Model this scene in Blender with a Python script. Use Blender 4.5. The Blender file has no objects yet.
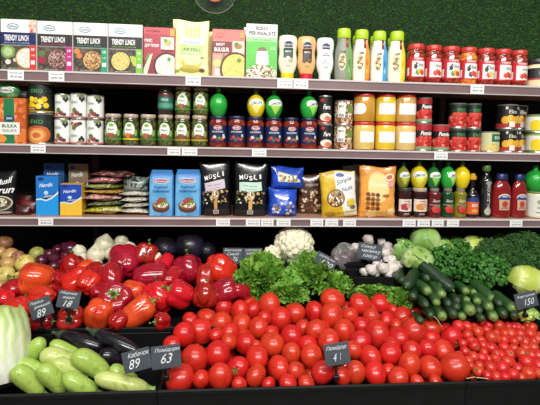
import bpy, math, random
import numpy as np
from mathutils import Vector, Matrix, Euler
C = bpy.context.scene.collection
R = random.Random(7)
PI = math.pi
# ------------------------------------------------------------------ camera
FPX = 430.0; YAW = math.radians(4.8); PITCH = math.radians(3.0); ROLL = math.radians(1.12); SHIFT = -0.074
CAM = Vector((0, 0, 1.5))
fwd = Vector((math.sin(YAW)*math.cos(PITCH), math.cos(YAW)*math.cos(PITCH), -math.sin(PITCH)))
r0 = Vector((math.cos(YAW), -math.sin(YAW), 0)); u0 = r0.cross(fwd)
rgt = r0*math.cos(ROLL) + u0*math.sin(ROLL); upv = -r0*math.sin(ROLL) + u0*math.cos(ROLL)
cd = bpy.data.cameras.new('camera'); cam = bpy.data.objects.new('camera', cd); C.objects.link(cam)
cd.sensor_width = 36; cd.lens = FPX/540*36; cd.shift_y = SHIFT; cd.clip_start = .02
cam.matrix_world = Matrix(((rgt.x, upv.x, -fwd.x, CAM.x), (rgt.y, upv.y, -fwd.y, CAM.y), (rgt.z, upv.z, -fwd.z, CAM.z), (0, 0, 0, 1)))
bpy.context.scene.camera = cam
def ray(px, py):
    return fwd + rgt*((px-270)/FPX) + upv*((202.5-py)/FPX + SHIFT*540/FPX)
def at(px, py, Y):
    d = ray(px, py); return CAM + d*((Y-CAM.y)/d.y)
def depth(p): return (p-CAM).dot(fwd)
# ------------------------------------------------------------------ objects
def tag(o, label=None, cat=None, group=None, kind=None):
    if label: o['label'] = label
    if cat: o['category'] = cat
    if group: o['group'] = group
    if kind: o['kind'] = kind
    return o
def thing(name, label, cat, loc=(0, 0, 0), group=None, rot=(0, 0, 0)):
    o = bpy.data.objects.new(name, None); C.objects.link(o); o.empty_display_size = .02
    o.location = loc; o.rotation_euler = rot
    return tag(o, label, cat, group)
def link(name, me, parent=None, loc=None, rot=None, scale=None):
    o = bpy.data.objects.new(name, me); C.objects.link(o)
    if parent: o.parent = parent
    if loc is not None: o.location = loc
    if rot is not None: o.rotation_euler = rot
    if scale is not None: o.scale = scale if hasattr(scale, '__len__') else (scale,)*3
    return o
class MB:
    def __init__(s): s.v = []; s.f = []; s.m = []
    def add(s, vs, fs, mi=0):
        n = len(s.v); s.v += [tuple(p) for p in vs]; s.f += [tuple(i+n for i in f) for f in fs]; s.m += [mi]*len(fs); return s
    def box(s, x0, y0, z0, x1, y1, z1, mi=0, b=0.0):
        if b <= 0:
            vs = [(x0,y0,z0),(x1,y0,z0),(x1,y1,z0),(x0,y1,z0),(x0,y0,z1),(x1,y0,z1),(x1,y1,z1),(x0,y1,z1)]
            return s.add(vs, [(0,3,2,1),(4,5,6,7),(0,1,5,4),(1,2,6,5),(2,3,7,6),(3,0,4,7)], mi)
        vs = []; fs = []                      # box with chamfered edges
        cx, cy, cz = (x0+x1)/2, (y0+y1)/2, (z0+z1)/2
        hx, hy, hz = (x1-x0)/2, (y1-y0)/2, (z1-z0)/2
        idx = {}
        for sx in (-1, 1):
            for sy in (-1, 1):
                for sz in (-1, 1):
                    for a in range(3):
                        d = [hx-b, hy-b, hz-b]; d[a] += b
                        idx[(sx,sy,sz,a)] = len(vs); vs.append((cx+sx*d[0], cy+sy*d[1], cz+sz*d[2]))
        def q(*k): fs.append([idx[i] for i in k])
        for sg in (-1, 1):
            for a in range(3):
                o = [0, 1, 2]; o.remove(a); ks = []
                for (p, r) in ((-1,-1),(1,-1),(1,1),(-1,1)):
                    t = [0,0,0]; t[a] = sg; t[o[0]] = p; t[o[1]] = r; ks.append((t[0],t[1],t[2],a))
                q(*ks)
        for a in range(3):
            o = [0,1,2]; o.remove(a)
            for p in (-1,1):
                for r in (-1,1):
                    t1 = [0,0,0]; t1[a] = -1; t1[o[0]] = p; t1[o[1]] = r; t2 = list(t1); t2[a] = 1
                    q((*t1,o[0]),(*t2,o[0]),(*t2,o[1]),(*t1,o[1]))
        for sx in (-1,1):
            for sy in (-1,1):
                for sz in (-1,1): q((sx,sy,sz,0),(sx,sy,sz,1),(sx,sy,sz,2))
        return s.add(vs, fs, mi)
    def lathe(s, prof, n=36, mi=0, ky=1.0, cap=True, lobes=None):
        vs = []; fs = []
        for (r, z) in prof:
            for k in range(n):
                a = 2*PI*k/n; rr = r*(lobes(a, z) if lobes else 1)
                vs.append((rr*math.sin(a), -rr*math.cos(a)*ky, z))
        for i in range(len(prof)-1):
            for k in range(n):
                k2 = (k+1) % n; fs.append((i*n+k, i*n+k2, (i+1)*n+k2, (i+1)*n+k))
        if cap:
            fs.append(tuple(range(n-1, -1, -1))); b = (len(prof)-1)*n; fs.append(tuple(b+k for k in range(n)))
        return s.add(vs, fs, mi)
    def tube(s, pts, rad, n=8, mi=0):
        pts = [Vector(p) for p in pts]; vs = []; fs = []
        rad = rad if hasattr(rad, '__len__') else [rad]*len(pts)
        for i, p in enumerate(pts):
            t = (pts[min(i+1, len(pts)-1)]-pts[max(i-1, 0)]).normalized()
            a = Vector((0,0,1)) if abs(t.z) < .9 else Vector((1,0,0))
            e1 = t.cross(a).normalized(); e2 = t.cross(e1)
            for k in range(n):
                w = 2*PI*k/n; vs.append(p+(e1*math.cos(w)+e2*math.sin(w))*rad[i])
        for i in range(len(pts)-1):
            for k in range(n):
                k2 = (k+1) % n; fs.append((i*n+k, i*n+k2, (i+1)*n+k2, (i+1)*n+k))
        fs.append(tuple(range(n-1,-1,-1))); b = (len(pts)-1)*n; fs.append(tuple(b+k for k in range(n)))
        return s.add(vs, fs, mi)
    def mesh(s, name, mats, smooth=True, angle=40):
        me = bpy.data.meshes.new(name); me.from_pydata(s.v, [], s.f)
        for m in (mats if isinstance(mats, (list, tuple)) else [mats]): me.materials.append(m)
        me.polygons.foreach_set('material_index', s.m)
        if smooth:
            me.polygons.foreach_set('use_smooth', [True]*len(s.f))
            try: me.set_sharp_from_angle(angle=math.radians(angle))
            except Exception: pass
        me.update(); return me
    def build(s, name, mats, parent=None, smooth=True, angle=40):
        return link(name, s.mesh(name, mats, smooth, angle), parent)
# ------------------------------------------------------------------ materials
def lin(c):
    if isinstance(c, str):
        c = c.lstrip('#'); c = [int(c[i:i+2], 16)/255 for i in (0, 2, 4)]
        return tuple(((x/12.92) if x <= .04045 else ((x+.055)/1.055)**2.4) for x in c)+(1,)
    return tuple(c)+(1,)
MC = {}
def nodes(name):
    m = bpy.data.materials.new(name); m.use_nodes = True; nt = m.node_tree
    return m, nt, nt.nodes['Principled BSDF']
def M(hexc, rough=.45, **kw):
    """print / plastic colour with a faint procedural mottling"""
    key = (hexc, rough, tuple(sorted(kw.items())))
    if key in MC: return MC[key]
    m, nt, b = nodes('colour_'+hexc.lstrip('#'))
    b.inputs['Roughness'].default_value = rough
    tc = nt.nodes.new('ShaderNodeTexCoord'); nz = nt.nodes.new('ShaderNodeTexNoise'); nz.inputs['Scale'].default_value = 60
    nt.links.new(tc.outputs['Object'], nz.inputs['Vector'])
    mx = nt.nodes.new('ShaderNodeMix'); mx.data_type = 'RGBA'
    c = lin(hexc); mx.inputs[6].default_value = c; mx.inputs[7].default_value = tuple(x*.86 for x in c[:3])+(1,)
    nt.links.new(nz.outputs['Fac'], mx.inputs[0]); nt.links.new(mx.outputs[2], b.inputs['Base Color'])
    for k, v in kw.items(): b.inputs[k].default_value = v
    MC[key] = m; return m
def P(name, cols, scale=40, rough=.4, kind='noise', bump=0.0, detail=3, pos=None, dist=0, coat=0, rand=0, bscale=None, space='Object', spec=.5, trans=0):
    """procedural multi-colour texture (noise / voronoi cells / wave)"""
    if name in MC: return MC[name]
    m, nt, b = nodes(name); N = nt.nodes; Lk = nt.links
    b.inputs['Roughness'].default_value = rough; b.inputs['Coat Weight'].default_value = coat; b.inputs['Specular IOR Level'].default_value = spec
    tc = N.new('ShaderNodeTexCoord')
    if kind == 'voronoi':
        t = N.new('ShaderNodeTexVoronoi'); t.inputs['Scale'].default_value = scale
        sp = N.new('ShaderNodeSeparateColor'); Lk.new(t.outputs['Color'], sp.inputs[0]); fac = sp.outputs[0]; bs = t.outputs['Distance']
    elif kind == 'wave':
        t = N.new('ShaderNodeTexWave'); t.inputs['Scale'].default_value = scale; t.inputs['Distortion'].default_value = dist
        t.inputs['Detail'].default_value = detail; fac = t.outputs['Fac']; bs = fac
    else:
        t = N.new('ShaderNodeTexNoise'); t.inputs['Scale'].default_value = scale; t.inputs['Detail'].default_value = detail
        t.inputs['Distortion'].default_value = dist; fac = t.outputs['Fac']; bs = fac
    Lk.new(tc.outputs[space], t.inputs['Vector'])
    cr = N.new('ShaderNodeValToRGB'); e = cr.color_ramp.elements
    n = len(cols)
    if pos is None: pos = [(.3+.4*i/(n-1)) if kind == 'noise' else i/(n-1) for i in range(n)]
    if kind == 'voronoi': cr.color_ramp.interpolation = 'CONSTANT'; pos = [i/n for i in range(n)]
    e[0].position = pos[0]; e[0].color = lin(cols[0]); e[1].position = pos[-1]; e[1].color = lin(cols[-1])
    for i in range(1, n-1): x = e.new(pos[i]); x.color = lin(cols[i])
    Lk.new(fac, cr.inputs[0]); out = cr.outputs[0]
    if rand:
        oi = N.new('ShaderNodeObjectInfo'); hs = N.new('ShaderNodeHueSaturation')
        mr = N.new('ShaderNodeMapRange'); mr.inputs[3].default_value = 1-rand; mr.inputs[4].default_value = 1+rand
        Lk.new(oi.outputs['Random'], mr.inputs[0]); Lk.new(mr.outputs[0], hs.inputs['Value']); Lk.new(out, hs.inputs['Color'])
        mr2 = N.new('ShaderNodeMapRange'); mr2.inputs[3].default_value = .5-rand*.05; mr2.inputs[4].default_value = .5+rand*.08
        mm = N.new('ShaderNodeMath'); mm.operation = 'FRACT'; m7 = N.new('ShaderNodeMath'); m7.operation = 'MULTIPLY'; m7.inputs[1].default_value = 7.31
        Lk.new(oi.outputs['Random'], m7.inputs[0]); Lk.new(m7.outputs[0], mm.inputs[0]); Lk.new(mm.outputs[0], mr2.inputs[0]); Lk.new(mr2.outputs[0], hs.inputs['Hue'])
        out = hs.outputs[0]
    Lk.new(out, b.inputs['Base Color'])
    if bump:
        bp = N.new('ShaderNodeBump'); bp.inputs['Strength'].default_value = bump; bp.inputs['Distance'].default_value = .004
        if bscale:
            t2 = N.new('ShaderNodeTexNoise'); t2.inputs['Scale'].default_value = bscale; Lk.new(tc.outputs[space], t2.inputs['Vector']); bs = t2.outputs['Fac']
        Lk.new(bs, bp.inputs['Height']); Lk.new(bp.outputs[0], b.inputs['Normal'])
    if trans: b.inputs['Transmission Weight'].default_value = trans
    MC[name] = m; return m
def clear(name, tint='#ffffff', rough=.05, alpha=.25):
    if name in MC: return MC[name]
    m, nt, b = nodes(name); b.inputs['Base Color'].default_value = lin(tint); b.inputs['Roughness'].default_value = rough; b.inputs['Alpha'].default_value = alpha
    MC[name] = m; return m
# ------------------------------------------------------------------ lettering
TX = {}
_tc = bpy.data.curves.new('lettering', 'FONT'); _to = bpy.data.objects.new('lettering', _tc)
def glyphs(txt, bold=.0, shear=0.0):
    k = (txt, bold, shear)
    if k not in TX:
        _tc.body = txt; _tc.size = 1; _tc.resolution_u = 2; _tc.offset = bold; _tc.shear = shear
        me = bpy.data.meshes.new_from_object(_to)
        v = np.array([p.co[:2] for p in me.vertices]) if len(me.vertices) else np.zeros((0, 2))
        f = [tuple(p.vertices) for p in me.polygons]
        bpy.data.meshes.remove(me)
        if len(v):
            lo = v.min(0); hi = v.max(0); v = (v-(lo+hi)/2)/np.maximum(hi-lo, 1e-6)
        TX[k] = (v, f)
    return TX[k]
class Lab:
    """printed label: flat shapes carried by a mapping (u across, v up, o outward) -> local xyz, all one mesh"""
    def __init__(s, mp, seg=9, base=.0003, step=.00012, segv=9):
        s.mp = mp; s.seg = seg; s.segv = segv; s.b = base; s.st = step; s.k = 0; s.mb = MB(); s.mats = []; s.clip = None
    def mi(s, m):
        if isinstance(m, str): m = M(m)
        if m not in s.mats: s.mats.append(m)
        return s.mats.index(m)
    def o(s): s.k += 1; return s.b+s.st*s.k
    def rect(s, a, b, c, d, m):
        nu = max(1, math.ceil((c-a)/s.seg)); nv = max(1, math.ceil((d-b)/s.segv)); o = s.o(); vs = []; fs = []
        for j in range(nv+1):
            for i in range(nu+1): vs.append(s.mp(a+(c-a)*i/nu, b+(d-b)*j/nv, o))
        for j in range(nv):
            for i in range(nu): q = j*(nu+1)+i; fs.append((q, q+1, q+nu+2, q+nu+1))
        s.mb.add(vs, fs, s.mi(m))
    def ell(s, cu, cv, ru, rv, m, n=22, a0=0, a1=2*PI, wob=0):
        o = s.o(); nr = max(1, math.ceil(max(ru, rv)/min(s.seg, s.segv))); full = abs(a1-a0-2*PI) < 1e-3; vs = [s.mp(cu, cv, o)]; fs = []
        cnt = n if full else n+1
        for r in range(1, nr+1):
            for k in range(cnt):
                a = a0+(a1-a0)*k/n; w = 1+wob*math.sin(a*5+cu*900)+wob*.6*math.sin(a*8+cv*700)
                uu, vv = cu+ru*r/nr*w*math.cos(a), cv+rv*r/nr*w*math.sin(a)
                if s.clip: uu = max(-s.clip[0], min(s.clip[0], uu)); vv = max(.0005, min(s.clip[1], vv))
                vs.append(s.mp(uu, vv, o))
        for k in range(n):
            k2 = (k+1) % cnt; fs.append((0, 1+k, 1+k2))
            for r in range(nr-1): fs.append((1+r*cnt+k, 1+(r+1)*cnt+k, 1+(r+1)*cnt+k2, 1+r*cnt+k2))
        s.mb.add(vs, fs, s.mi(m))
    def poly(s, pts, m):
        o = s.o(); n = len(pts); cu = sum(p[0] for p in pts)/n; cv = sum(p[1] for p in pts)/n; P2 = []
        sg = min(s.seg, s.segv)
        for i in range(n):
            a, b = pts[i], pts[(i+1) % n]; k = max(1, min(12, math.ceil(math.hypot(a[0]-b[0], a[1]-b[1])/sg)))
            P2 += [(a[0]+(b[0]-a[0])*j/k, a[1]+(b[1]-a[1])*j/k) for j in range(k)]
        c = len(P2); nr = max(1, min(8, math.ceil(max(math.hypot(p[0]-cu, p[1]-cv) for p in P2)/sg))); vs = [s.mp(cu, cv, o)]; fs = []
        for r in range(1, nr+1): vs += [s.mp(cu+(p[0]-cu)*r/nr, cv+(p[1]-cv)*r/nr, o) for p in P2]
        for k in range(c):
            k2 = (k+1) % c; fs.append((0, 1+k, 1+k2))
            for r in range(nr-1): fs.append((1+r*c+k, 1+(r+1)*c+k, 1+(r+1)*c+k2, 1+r*c+k2))
        s.mb.add(vs, fs, s.mi(m))
    def text(s, t, cu, cv, w, h, m, bold=.02, shear=0.0, rot=0.0):
        v, f = glyphs(t, bold, shear); o = s.o(); c, sn = math.cos(rot), math.sin(rot)
        s.mb.add([s.mp(cu+a*w*c-b*h*sn, cv+a*w*sn+b*h*c, o) for a, b in v], f, s.mi(m))
    def scatter(s, u0, v0, u1, v1, n, r, cols, rng=R):
        for i in range(n):
            s.ell(rng.uniform(u0, u1), rng.uniform(v0, v1), r*rng.uniform(.7, 1.3), r*rng.uniform(.6, 1.1), cols[i % len(cols)], n=9)
    def done(s, name, parent):
        return s.mb.build(name, s.mats, parent, smooth=False)
def flat(d): return lambda u, v, o: (u, -d-o, v)
def cyl(r, ky=1.0):
    rf = r if callable(r) else (lambda v: r)
    def mp(u, v, o):
        q = rf(v); a = u/max(q, 1e-4); return ((q+o)*math.sin(a), -(q+o)*math.cos(a)*ky - (o if ky < 1 else 0), v)
    return mp
ORD = ['', 'first', 'second', 'third', 'fourth', 'fifth', 'sixth', 'seventh', 'eighth', 'ninth', 'tenth', 'eleventh', 'twelfth', 'thirteenth', 'fourteenth', 'fifteenth', 'sixteenth', 'seventeenth', 'eighteenth', 'nineteenth', 'twentieth', 'twenty-first', 'twenty-second', 'twenty-third', 'twenty-fourth', 'twenty-fifth']
def interp(prof):
    zs = [p[1] for p in prof]; rs = [p[0] for p in prof]
    return lambda v: float(np.interp(v, zs, rs))
# ------------------------------------------------------------------ shelving
YL = 1.62; YB = 1.95
S1 = at(270, 77.5, YL).z; S2 = at(270, 148.3, YL).z; S3 = at(270, 218.2, YL).z
X0 = at(-70, 150, YL).x; X1 = at(610, 150, YL).x
shelf_m = P('shelf_laminate', ['#b98f74', '#a67d66', '#c49c80'], 9, .35, dist=1.5)
rail_m = P('rail_channel', ['#80696a', '#6f5b5b'], 5, .35)
lip_m = P('rail_lip', ['#d2c9c9', '#c6bcbc'], 5, .25)
black_m = P('black_panel', ['#0b0b0c', '#121213'], 14, .7, spec=.2)
post_m = P('post_wood', ['#6d5140', '#5b4334'], 12, .6)
RZ = {}
su = thing('shelving_unit', 'black backed shelving unit with three brown shelves and mauve price rails', 'shelf', (0, 1.78, 0))
def part(mb, name, m, p=su, **k):
    o = mb.build(name, m, p, **k)
    pl = p.matrix_world if False else Matrix.Translation(p.location)
    o.matrix_parent_inverse = pl.inverted(); return o
for z, pb in ((S1, 88.3), (S2, 157.2), (S3, 226.6)):
    zb = at(270, pb, YL).z; RZ[z] = zb+.0034
    part(MB().box(X0, YL+.012, z-.022, X1, YB, z, b=.001), 'shelf_board', shelf_m, smooth=False)
    b = MB(); b.box(X0, YL-.001, z-.0075, X1, YL+.0119, z-.0002, 0, .0015); b.box(X0, YL+.003, zb+.004, X1, YL+.0119, z-.0078, 1)
    b.box(X0, YL-.004, zb, X1, YL+.0119, zb+.0032, 0, .001)
    part(b, 'price_rail', [lip_m, rail_m], smooth=False)
part(MB().box(X0, YB+.001, .95, X1, YB+.016, S1-.023), 'back_panel', black_m, smooth=False)
for px in (97, 437):
    x = at(px, 190, YB).x
    for za, zc in ((S2, S1-.0235), (S3, S2-.0235), (1.02, S3-.0235)):
        part(MB().box(x-.013, YB-.022, za+.001, x+.013, YB, zc, b=.002), 'upright', post_m, smooth=False)
# turf wall above the top shelf
wz1 = at(270, -45, YB).z
w = MB().box(X0-.2, YB+.02, 0, X1+.2, YB+.08, wz1).build('wall_back', P('wall_paint', ['#162c0e', '#12240c'], 8, .9), smooth=False); tag(w, kind='structure')
rs = np.random.RandomState(3)
nb = 80000; zt0 = S1-.005
bx = rs.uniform(X0, X1, nb); bz = rs.uniform(zt0, wz1, nb); ln = rs.uniform(.009, .02, nb); dx = rs.normal(0, .55, nb); dz = rs.normal(-.25, .5, nb); wd = rs.uniform(.0006, .0012, nb); wa = rs.uniform(0, PI, nb)
root = np.stack([bx, np.full(nb, YB+.018), bz], 1); d = np.stack([dx, np.full(nb, -1.0), dz], 1); d /= np.linalg.norm(d, axis=1)[:, None]
side = np.stack([np.cos(wa), np.zeros(nb), np.sin(wa)], 1)*wd[:, None]
V = np.stack([root-side, root+side, root+d*ln[:, None]], 1).reshape(-1, 3)
me = bpy.data.meshes.new('artificial_grass'); me.from_pydata(V.tolist(), [], np.arange(nb*3).reshape(-1, 3).tolist())
gm, nt, bs = nodes('turf_blades'); g = nt.nodes.new('ShaderNodeNewGeometry'); cr = nt.nodes.new('ShaderNodeValToRGB')
cr.color_ramp.elements[0].color = lin('#23501a'); cr.color_ramp.elements[1].color = lin('#5d9c40'); bs.inputs['Roughness'].default_value = .75; bs.inputs['Specular IOR Level'].default_value = .15
nt.links.new(g.outputs['Random Per Island'], cr.inputs[0]); nt.links.new(cr.outputs[0], bs.inputs['Base Color'])
me.materials.append(gm); tag(link('artificial_grass', me), 'dark green artificial grass covering the wall above the top shelf', 'grass', kind='stuff')
# clear round ornament on the turf, cut by the top of the picture
c = at(215, -8, YB-.03); rr = 21/FPX*depth(c)
o = thing('wall_ornament', 'clear round ornament with orange centre hanging on the artificial grass', 'ornament', c)
b = MB().lathe([(0.0001, 0), (rr*.97, 0), (rr*.97, .003), (.0001, .003)], 48, cap=False); p = b.build('disc', clear('clear_plastic', '#5f7060', .35, .03), o); p.rotation_euler = (PI/2, 0, 0)
b = MB(); b.tube([(rr*math.cos(a*PI/24), 0, rr*math.sin(a*PI/24)) for a in range(49)], .0016, 6); b.build('rim', M('#8a8f80', .2), o)
b = MB().lathe([(.0001, .016)]+[(.48*rr*math.sin(t*PI/12), .003+.013*math.cos(t*PI/12)) for t in range(1, 7)], 32, cap=False); p = b.build('centre', P('ornament_orange', ['#f2a57a', '#e8855c'], 30, .35), o); p.rotation_euler = (PI/2, 0, 0)
# ------------------------------------------------------------------ product builders
def span(x0, x1, y, Y): a = at(x0, y, Y); b = at(x1, y, Y); return (a.x+b.x)/2, abs(b.x-a.x)
def carton(x0, x1, yt, S, label, cat, fn, side='#e8e4da', Y=YL+.018, dep=.05, group=None, name='food_carton', rz=0):
    xc, w = span(x0, x1, yt+20, Y); zt = at((x0+x1)/2, yt, Y).z; h = zt-S-.0005; w -= .0012
    t = thing(name, label, cat, (xc, Y+dep/2, S+.0005), group, (0, 0, rz))
    MB().box(-w/2, -dep/2, 0, w/2, dep/2, h, b=.0012).build('carton_body', M(side, .45), t, smooth=False)
    L = Lab(flat(dep/2), 9); L.clip = (w*.4925, h*.99); fn(L, w*.985, h*.99); L.done('printed_front', t); return zt
gla = dict()
def jar(x0, x1, yt, zb, label, cat, cont, lid, fn, Y=YL+.056, lidf=.13, neck=.86, group=None, name='glass_jar', sh=.8, lr=.92):
    xc, w = span(x0, x1, yt+18, Y); r = w/2*.985; h = at((x0+x1)/2, yt, Y-(r if yt < 140 else 0)).z-zb-.0005
    t = thing(name, label, cat, (xc, Y, zb+.0005), group)
    lh = h*lidf
    MB().lathe([(r*.8, 0), (r*.96, .002), (r, .007), (r, h*sh), (r*.96, h*(sh+.04)), (r*neck, h-lh-.003), (r*neck, h-lh)], 40).build('glass_body', cont, t)
    l = r*lr; MB().lathe([(l*.97, h-lh), (l, h-lh+.002), (l, h-.003), (l*.95, h), ], 40, lobes=lambda a, z: 1+.012*math.cos(30*a)).build('lid', lid, t)
    L = Lab(cyl(r), r*.18); fn(L, r, h); L.done('label', t); return zb+h+.0005
metal_m = P('tin_metal', ['#c9c4b8', '#b5afa2'], 30, .3); metal_m.node_tree.nodes['Principled BSDF'].inputs['Metallic'].default_value = .8
def can(x0, x1, yt, zb, label, cat, fn, Y=YL+.056, group=None, name='tin_can', rim=None):
    xc, w = span(x0, x1, yt+14, Y); r = w/2*.985; h = at((x0+x1)/2, yt, Y-(r if yt < 140 else 0)).z-zb-.0005
    t = thing(name, label, cat, (xc, Y, zb+.0005), group)
    MB().lathe([(r*.93, .001), (r*.97, 0), (r, .0015), (r*.985, .004), (r*.975, .006), (r*.975, h-.006), (r*.985, h-.004), (r, h-.0015), (r*.97, h), (r*.94, h-.002)], 40).build('can_body', rim or metal_m, t)
    L = Lab(cyl(r*.977), r*.18); L.rect(-PI*r, .005, PI*r, h-.005, '#ffffff'); fn(L, r, h); L.done('label', t); return zb+h+.0005
def bottle(x0, x1, yt, zb, label, cat, prof, bodym, caps, fn, Y=YL+.05, ky=1.0, group=None, name='bottle', bname='bottle_body', rz=0, dx=0):
    """prof: (r, z) fractions of half width and height; caps: list of (part name, profile, material)"""
    xc, w = span(x0, x1, yt+16, Y); r = w/2*.985; h = at((x0+x1)/2, yt, Y-(r*.4 if yt < 140 else 0)).z-zb-.0005
    t = thing(name, label, cat, (xc+dx, Y, zb+.0005), group, (0, 0, rz))
    pr = [(a*r, z*h) for a, z in prof]
    MB().lathe(pr, 40, ky=ky).build(bname, bodym, t)
    for nm, cp, cm in caps: MB().lathe([(a*r, z*h) for a, z in cp], 28, ky=(ky+1)/2).build(nm, cm, t)
    if fn: L = Lab(cyl(interp(pr), ky), r*.15, segv=h*.06, base=.0005); fn(L, r, h); L.done('label', t)
    return zb+h+.0005
def smooth(pts, n=4):
    out = []
    for i in range(len(pts)-1):
        p0 = pts[max(i-1, 0)]; p1 = pts[i]; p2 = pts[i+1]; p3 = pts[min(i+2, len(pts)-1)]
        for k in range(n):
            t = k/n; out.append(tuple(.5*((2*p1[j])+(-p0[j]+p2[j])*t+(2*p0[j]-5*p1[j]+4*p2[j]-p3[j])*t*t+(-p0[j]+3*p1[j]-3*p2[j]+p3[j])*t**3) for j in (0, 1)))
    return out+[pts[-1]]
def bag(x0, x1, yt, S, label, cat, m, fn, dep=.07, Y=None, group=None, name='food_bag', tilt=0, lean=0, seed=1, soft=.0035, top=.93, yb=None, rz=0):
    Y = Y or YL+.06
    xc, w = span(x0, x1, yt+20, Y-dep*.3); z0 = S+.0008; h = at((x0+x1)/2, yt, Y).z-z0
    t = thing(name, label, cat, (xc, Y, z0), group, (lean, tilt, rz))
    q = random.Random(seed); ph = [(q.uniform(0, 6), q.uniform(3, 9), q.uniform(3, 9), q.uniform(-1, 1)) for _ in range(7)]
    def wr(u, v): return sum(math.sin(p+a*u*2+b*v*2.2)*s for p, a, b, s in ph)/4*soft
    def th(u, v):
        e = max(0.0, 1-abs(2*u/w)**2.6)**.5; s = 2*v/h-1
        vv = (1-max(0, v/h-.35)/.65)**.6 if v/h > .35 else 1
        bt = min(1, .55+.45*(v/h)/.12) if v/h < .12 else 1
        return dep/2*max(.04, e*vv*bt)
    def pos(u, v, o, sd=-1):
        ww = 1-.05*math.sin(PI*min(1, v/h))+.008*math.sin(v*160+seed)
        tt = th(u, v); k = min(1, tt/(dep*.2)); return (u*ww, sd*(tt+o+wr(u, v)*k), v+.004*math.sin(u*45+seed)*(v/h))
    n = 26; vs = []; fs = []
    for sd in (-1, 1):
        for j in range(n+1):
            for i in range(n+1): vs.append(pos(-w/2+w*i/n, h*j/n, 0, sd))
    K = (n+1)**2
    for j in range(n):
        for i in range(n):
            a = j*(n+1)+i; fs.append((a, a+1, a+n+2, a+n+1)); a += K; fs.append((a, a+n+1, a+n+2, a+1))
    for j in range(n):
        for a, b in ((j*(n+1), (j+1)*(n+1)), (j*(n+1)+n, (j+1)*(n+1)+n)): fs.append((a, b, b+K, a+K))
        a = j; fs.append((a, a+1, a+1+K, a+K)); a = n*(n+1)+j; fs.append((a, a+1, a+1+K, a+K))
    mb = MB().add(vs, fs); mb.build('bag_body', m, t, angle=70)
    if fn: L = Lab(lambda u, v, o: pos(u, v, o), w/18, base=.0012, step=.0002, segv=h/18); fn(L, w, h); L.done('printed_front', t)
    return t
# ------------------------------------------------------------------ food pictures
rice_m = P('print_rice', ['#ece6d6', '#cfc4ac', '#f4f1ea', '#ddd5c2'], 220, .5, 'voronoi')
grain_m = P('print_bulgur', ['#d2bd68', '#bfa850', '#dccd8a'], 260, .5, 'voronoi')
bean_m = P('print_beans', ['#9a746a', '#6f443c', '#bda094', '#52302a'], 200, .5, 'voronoi')
pasta_m = P('print_pasta', ['#c2965a', '#a0703a', '#d4b684', '#7a5230'], 200, .5, 'voronoi')
dark_m = P('print_dark_food', ['#54463a', '#342b26', '#6b5a4a', '#464a34'], 90, .5, 'voronoi')
seed_m = P('print_mixed_seeds', ['#e9e2cf', '#b99a6a', '#5a3d28', '#f5f0e4', '#8d9a55'], 190, .5, 'voronoi')
food_m = P('print_vegetables', ['#7f9a4a', '#c9c39a', '#a8442f', '#5b7a35', '#e2d8b8'], 150, .5, 'voronoi')
WH = '#f7f5f0'; BK = '#151515'
def trendy(strip, band, bowlm, sub, cu=.56, full=False, bowlrim='#6a4a38', blobs=()):
    def fn(L, w, h):
        l = -w/2; X = lambda a: l+w*a
        L.rect(l, 0, w/2, h, WH); L.rect(l, 0, w/2, h*.505, dark_m); L.rect(l, h*.505, X(1) , h*.75, band)
        L.rect(l, h*.48, w/2, h*.51, P('print_table', ['#8f8d80', '#6e6a60'], 60))
        L.ell(X(.34), h*.865, w*.17, h*.06, '#2a5f78'); L.ell(X(.34), h*.865, w*.15, h*.045, '#e9f2f2'); L.text('ЖМЕНЬКА', X(.34), h*.865, w*.25, h*.04, '#1d4258')
        L.ell(X(.8), h*.9, w*.06, h*.025, '#f0e7c4')
        L.text('TRENDY', X(.28), h*.64, w*.37, h*.115, WH, .03); L.text('LUNCH', X(.64), h*.64, w*.29, h*.115, WH, .03)
        L.text('ОБІД З КРУП ТА ОВОЧІВ', X(.45), h*.54, w*.72, h*.022, sub)
        for (a, b, r, c) in blobs: L.ell(X(a), h*b, w*r, w*r*.95, c, wob=.06)
        L.ell(X(cu), h*.24, w*.31, h*.215, bowlrim, n=30); L.ell(X(cu), h*.245, w*.275, h*.19, bowlm, n=30)
        L.rect(X(.815), 0, w/2, h*.5, strip)
        L.rect(X(.85), h*.12, X(.97), h*.2, '#f5dfe0'); L.text('18', X(.91), h*.42, w*.09, h*.05, WH, .03); L.text('5 ХВ', X(.91), h*.3, w*.1, h*.03, WH)
        if full: L.rect(X(.815), h*.76, w/2, h, P('print_red_strip', ['#e05a4c', '#f3d6c8', '#d8402f'], 90)); 
        L.text('маса нетто 260 г', X(.4), h*.035, w*.4, h*.02, '#d8d2c4')
    return fn
carton(.5, 36.6, 19.3, S1, 'white lunch carton with navy blue band and red strip', 'carton', trendy('#d23a30', '#16235e', rice_m, '#c9d4f0', .72, True, '#b78a4a', ((.2, .36, .2, '#7da45a'), (.2, .36, .13, '#b9d08f'), (.2, .16, .08, '#e9e4d6'), (.4, .2, .06, '#d8c9b4'))))
carton(37.2, 72.8, 21.3, S1, 'white lunch carton with magenta strip and bowl of pink beans', 'carton', trendy('#c2247c', '#2b2226', bean_m, '#d9508f', .58, False, '#5d3a2c', ((.12, .22, .12, '#a02a44'), (.12, .35, .1, '#5e7a45'))))
carton(73.2, 107.8, 22.8, S1, 'white lunch carton with teal green strip and bowl of golden pasta', 'carton', trendy('#1f9a68', '#191b1b', pasta_m, '#35b58a', .56, False, '#4f3826', ((.1, .42, .09, '#d9863a'), (.17, .33, .09, '#d07a34'))))
carton(108.2, 142.6, 24.2, S1, 'white lunch carton with lime green strip and bowl of yellow grain', 'carton', trendy('#77c22c', '#141414', grain_m, '#9ad24a', .36, False, '#3a2c20', ((.85, .25, .16, '#c9c94a'), (.7, .3, .1, '#b9c24a'))))
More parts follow.
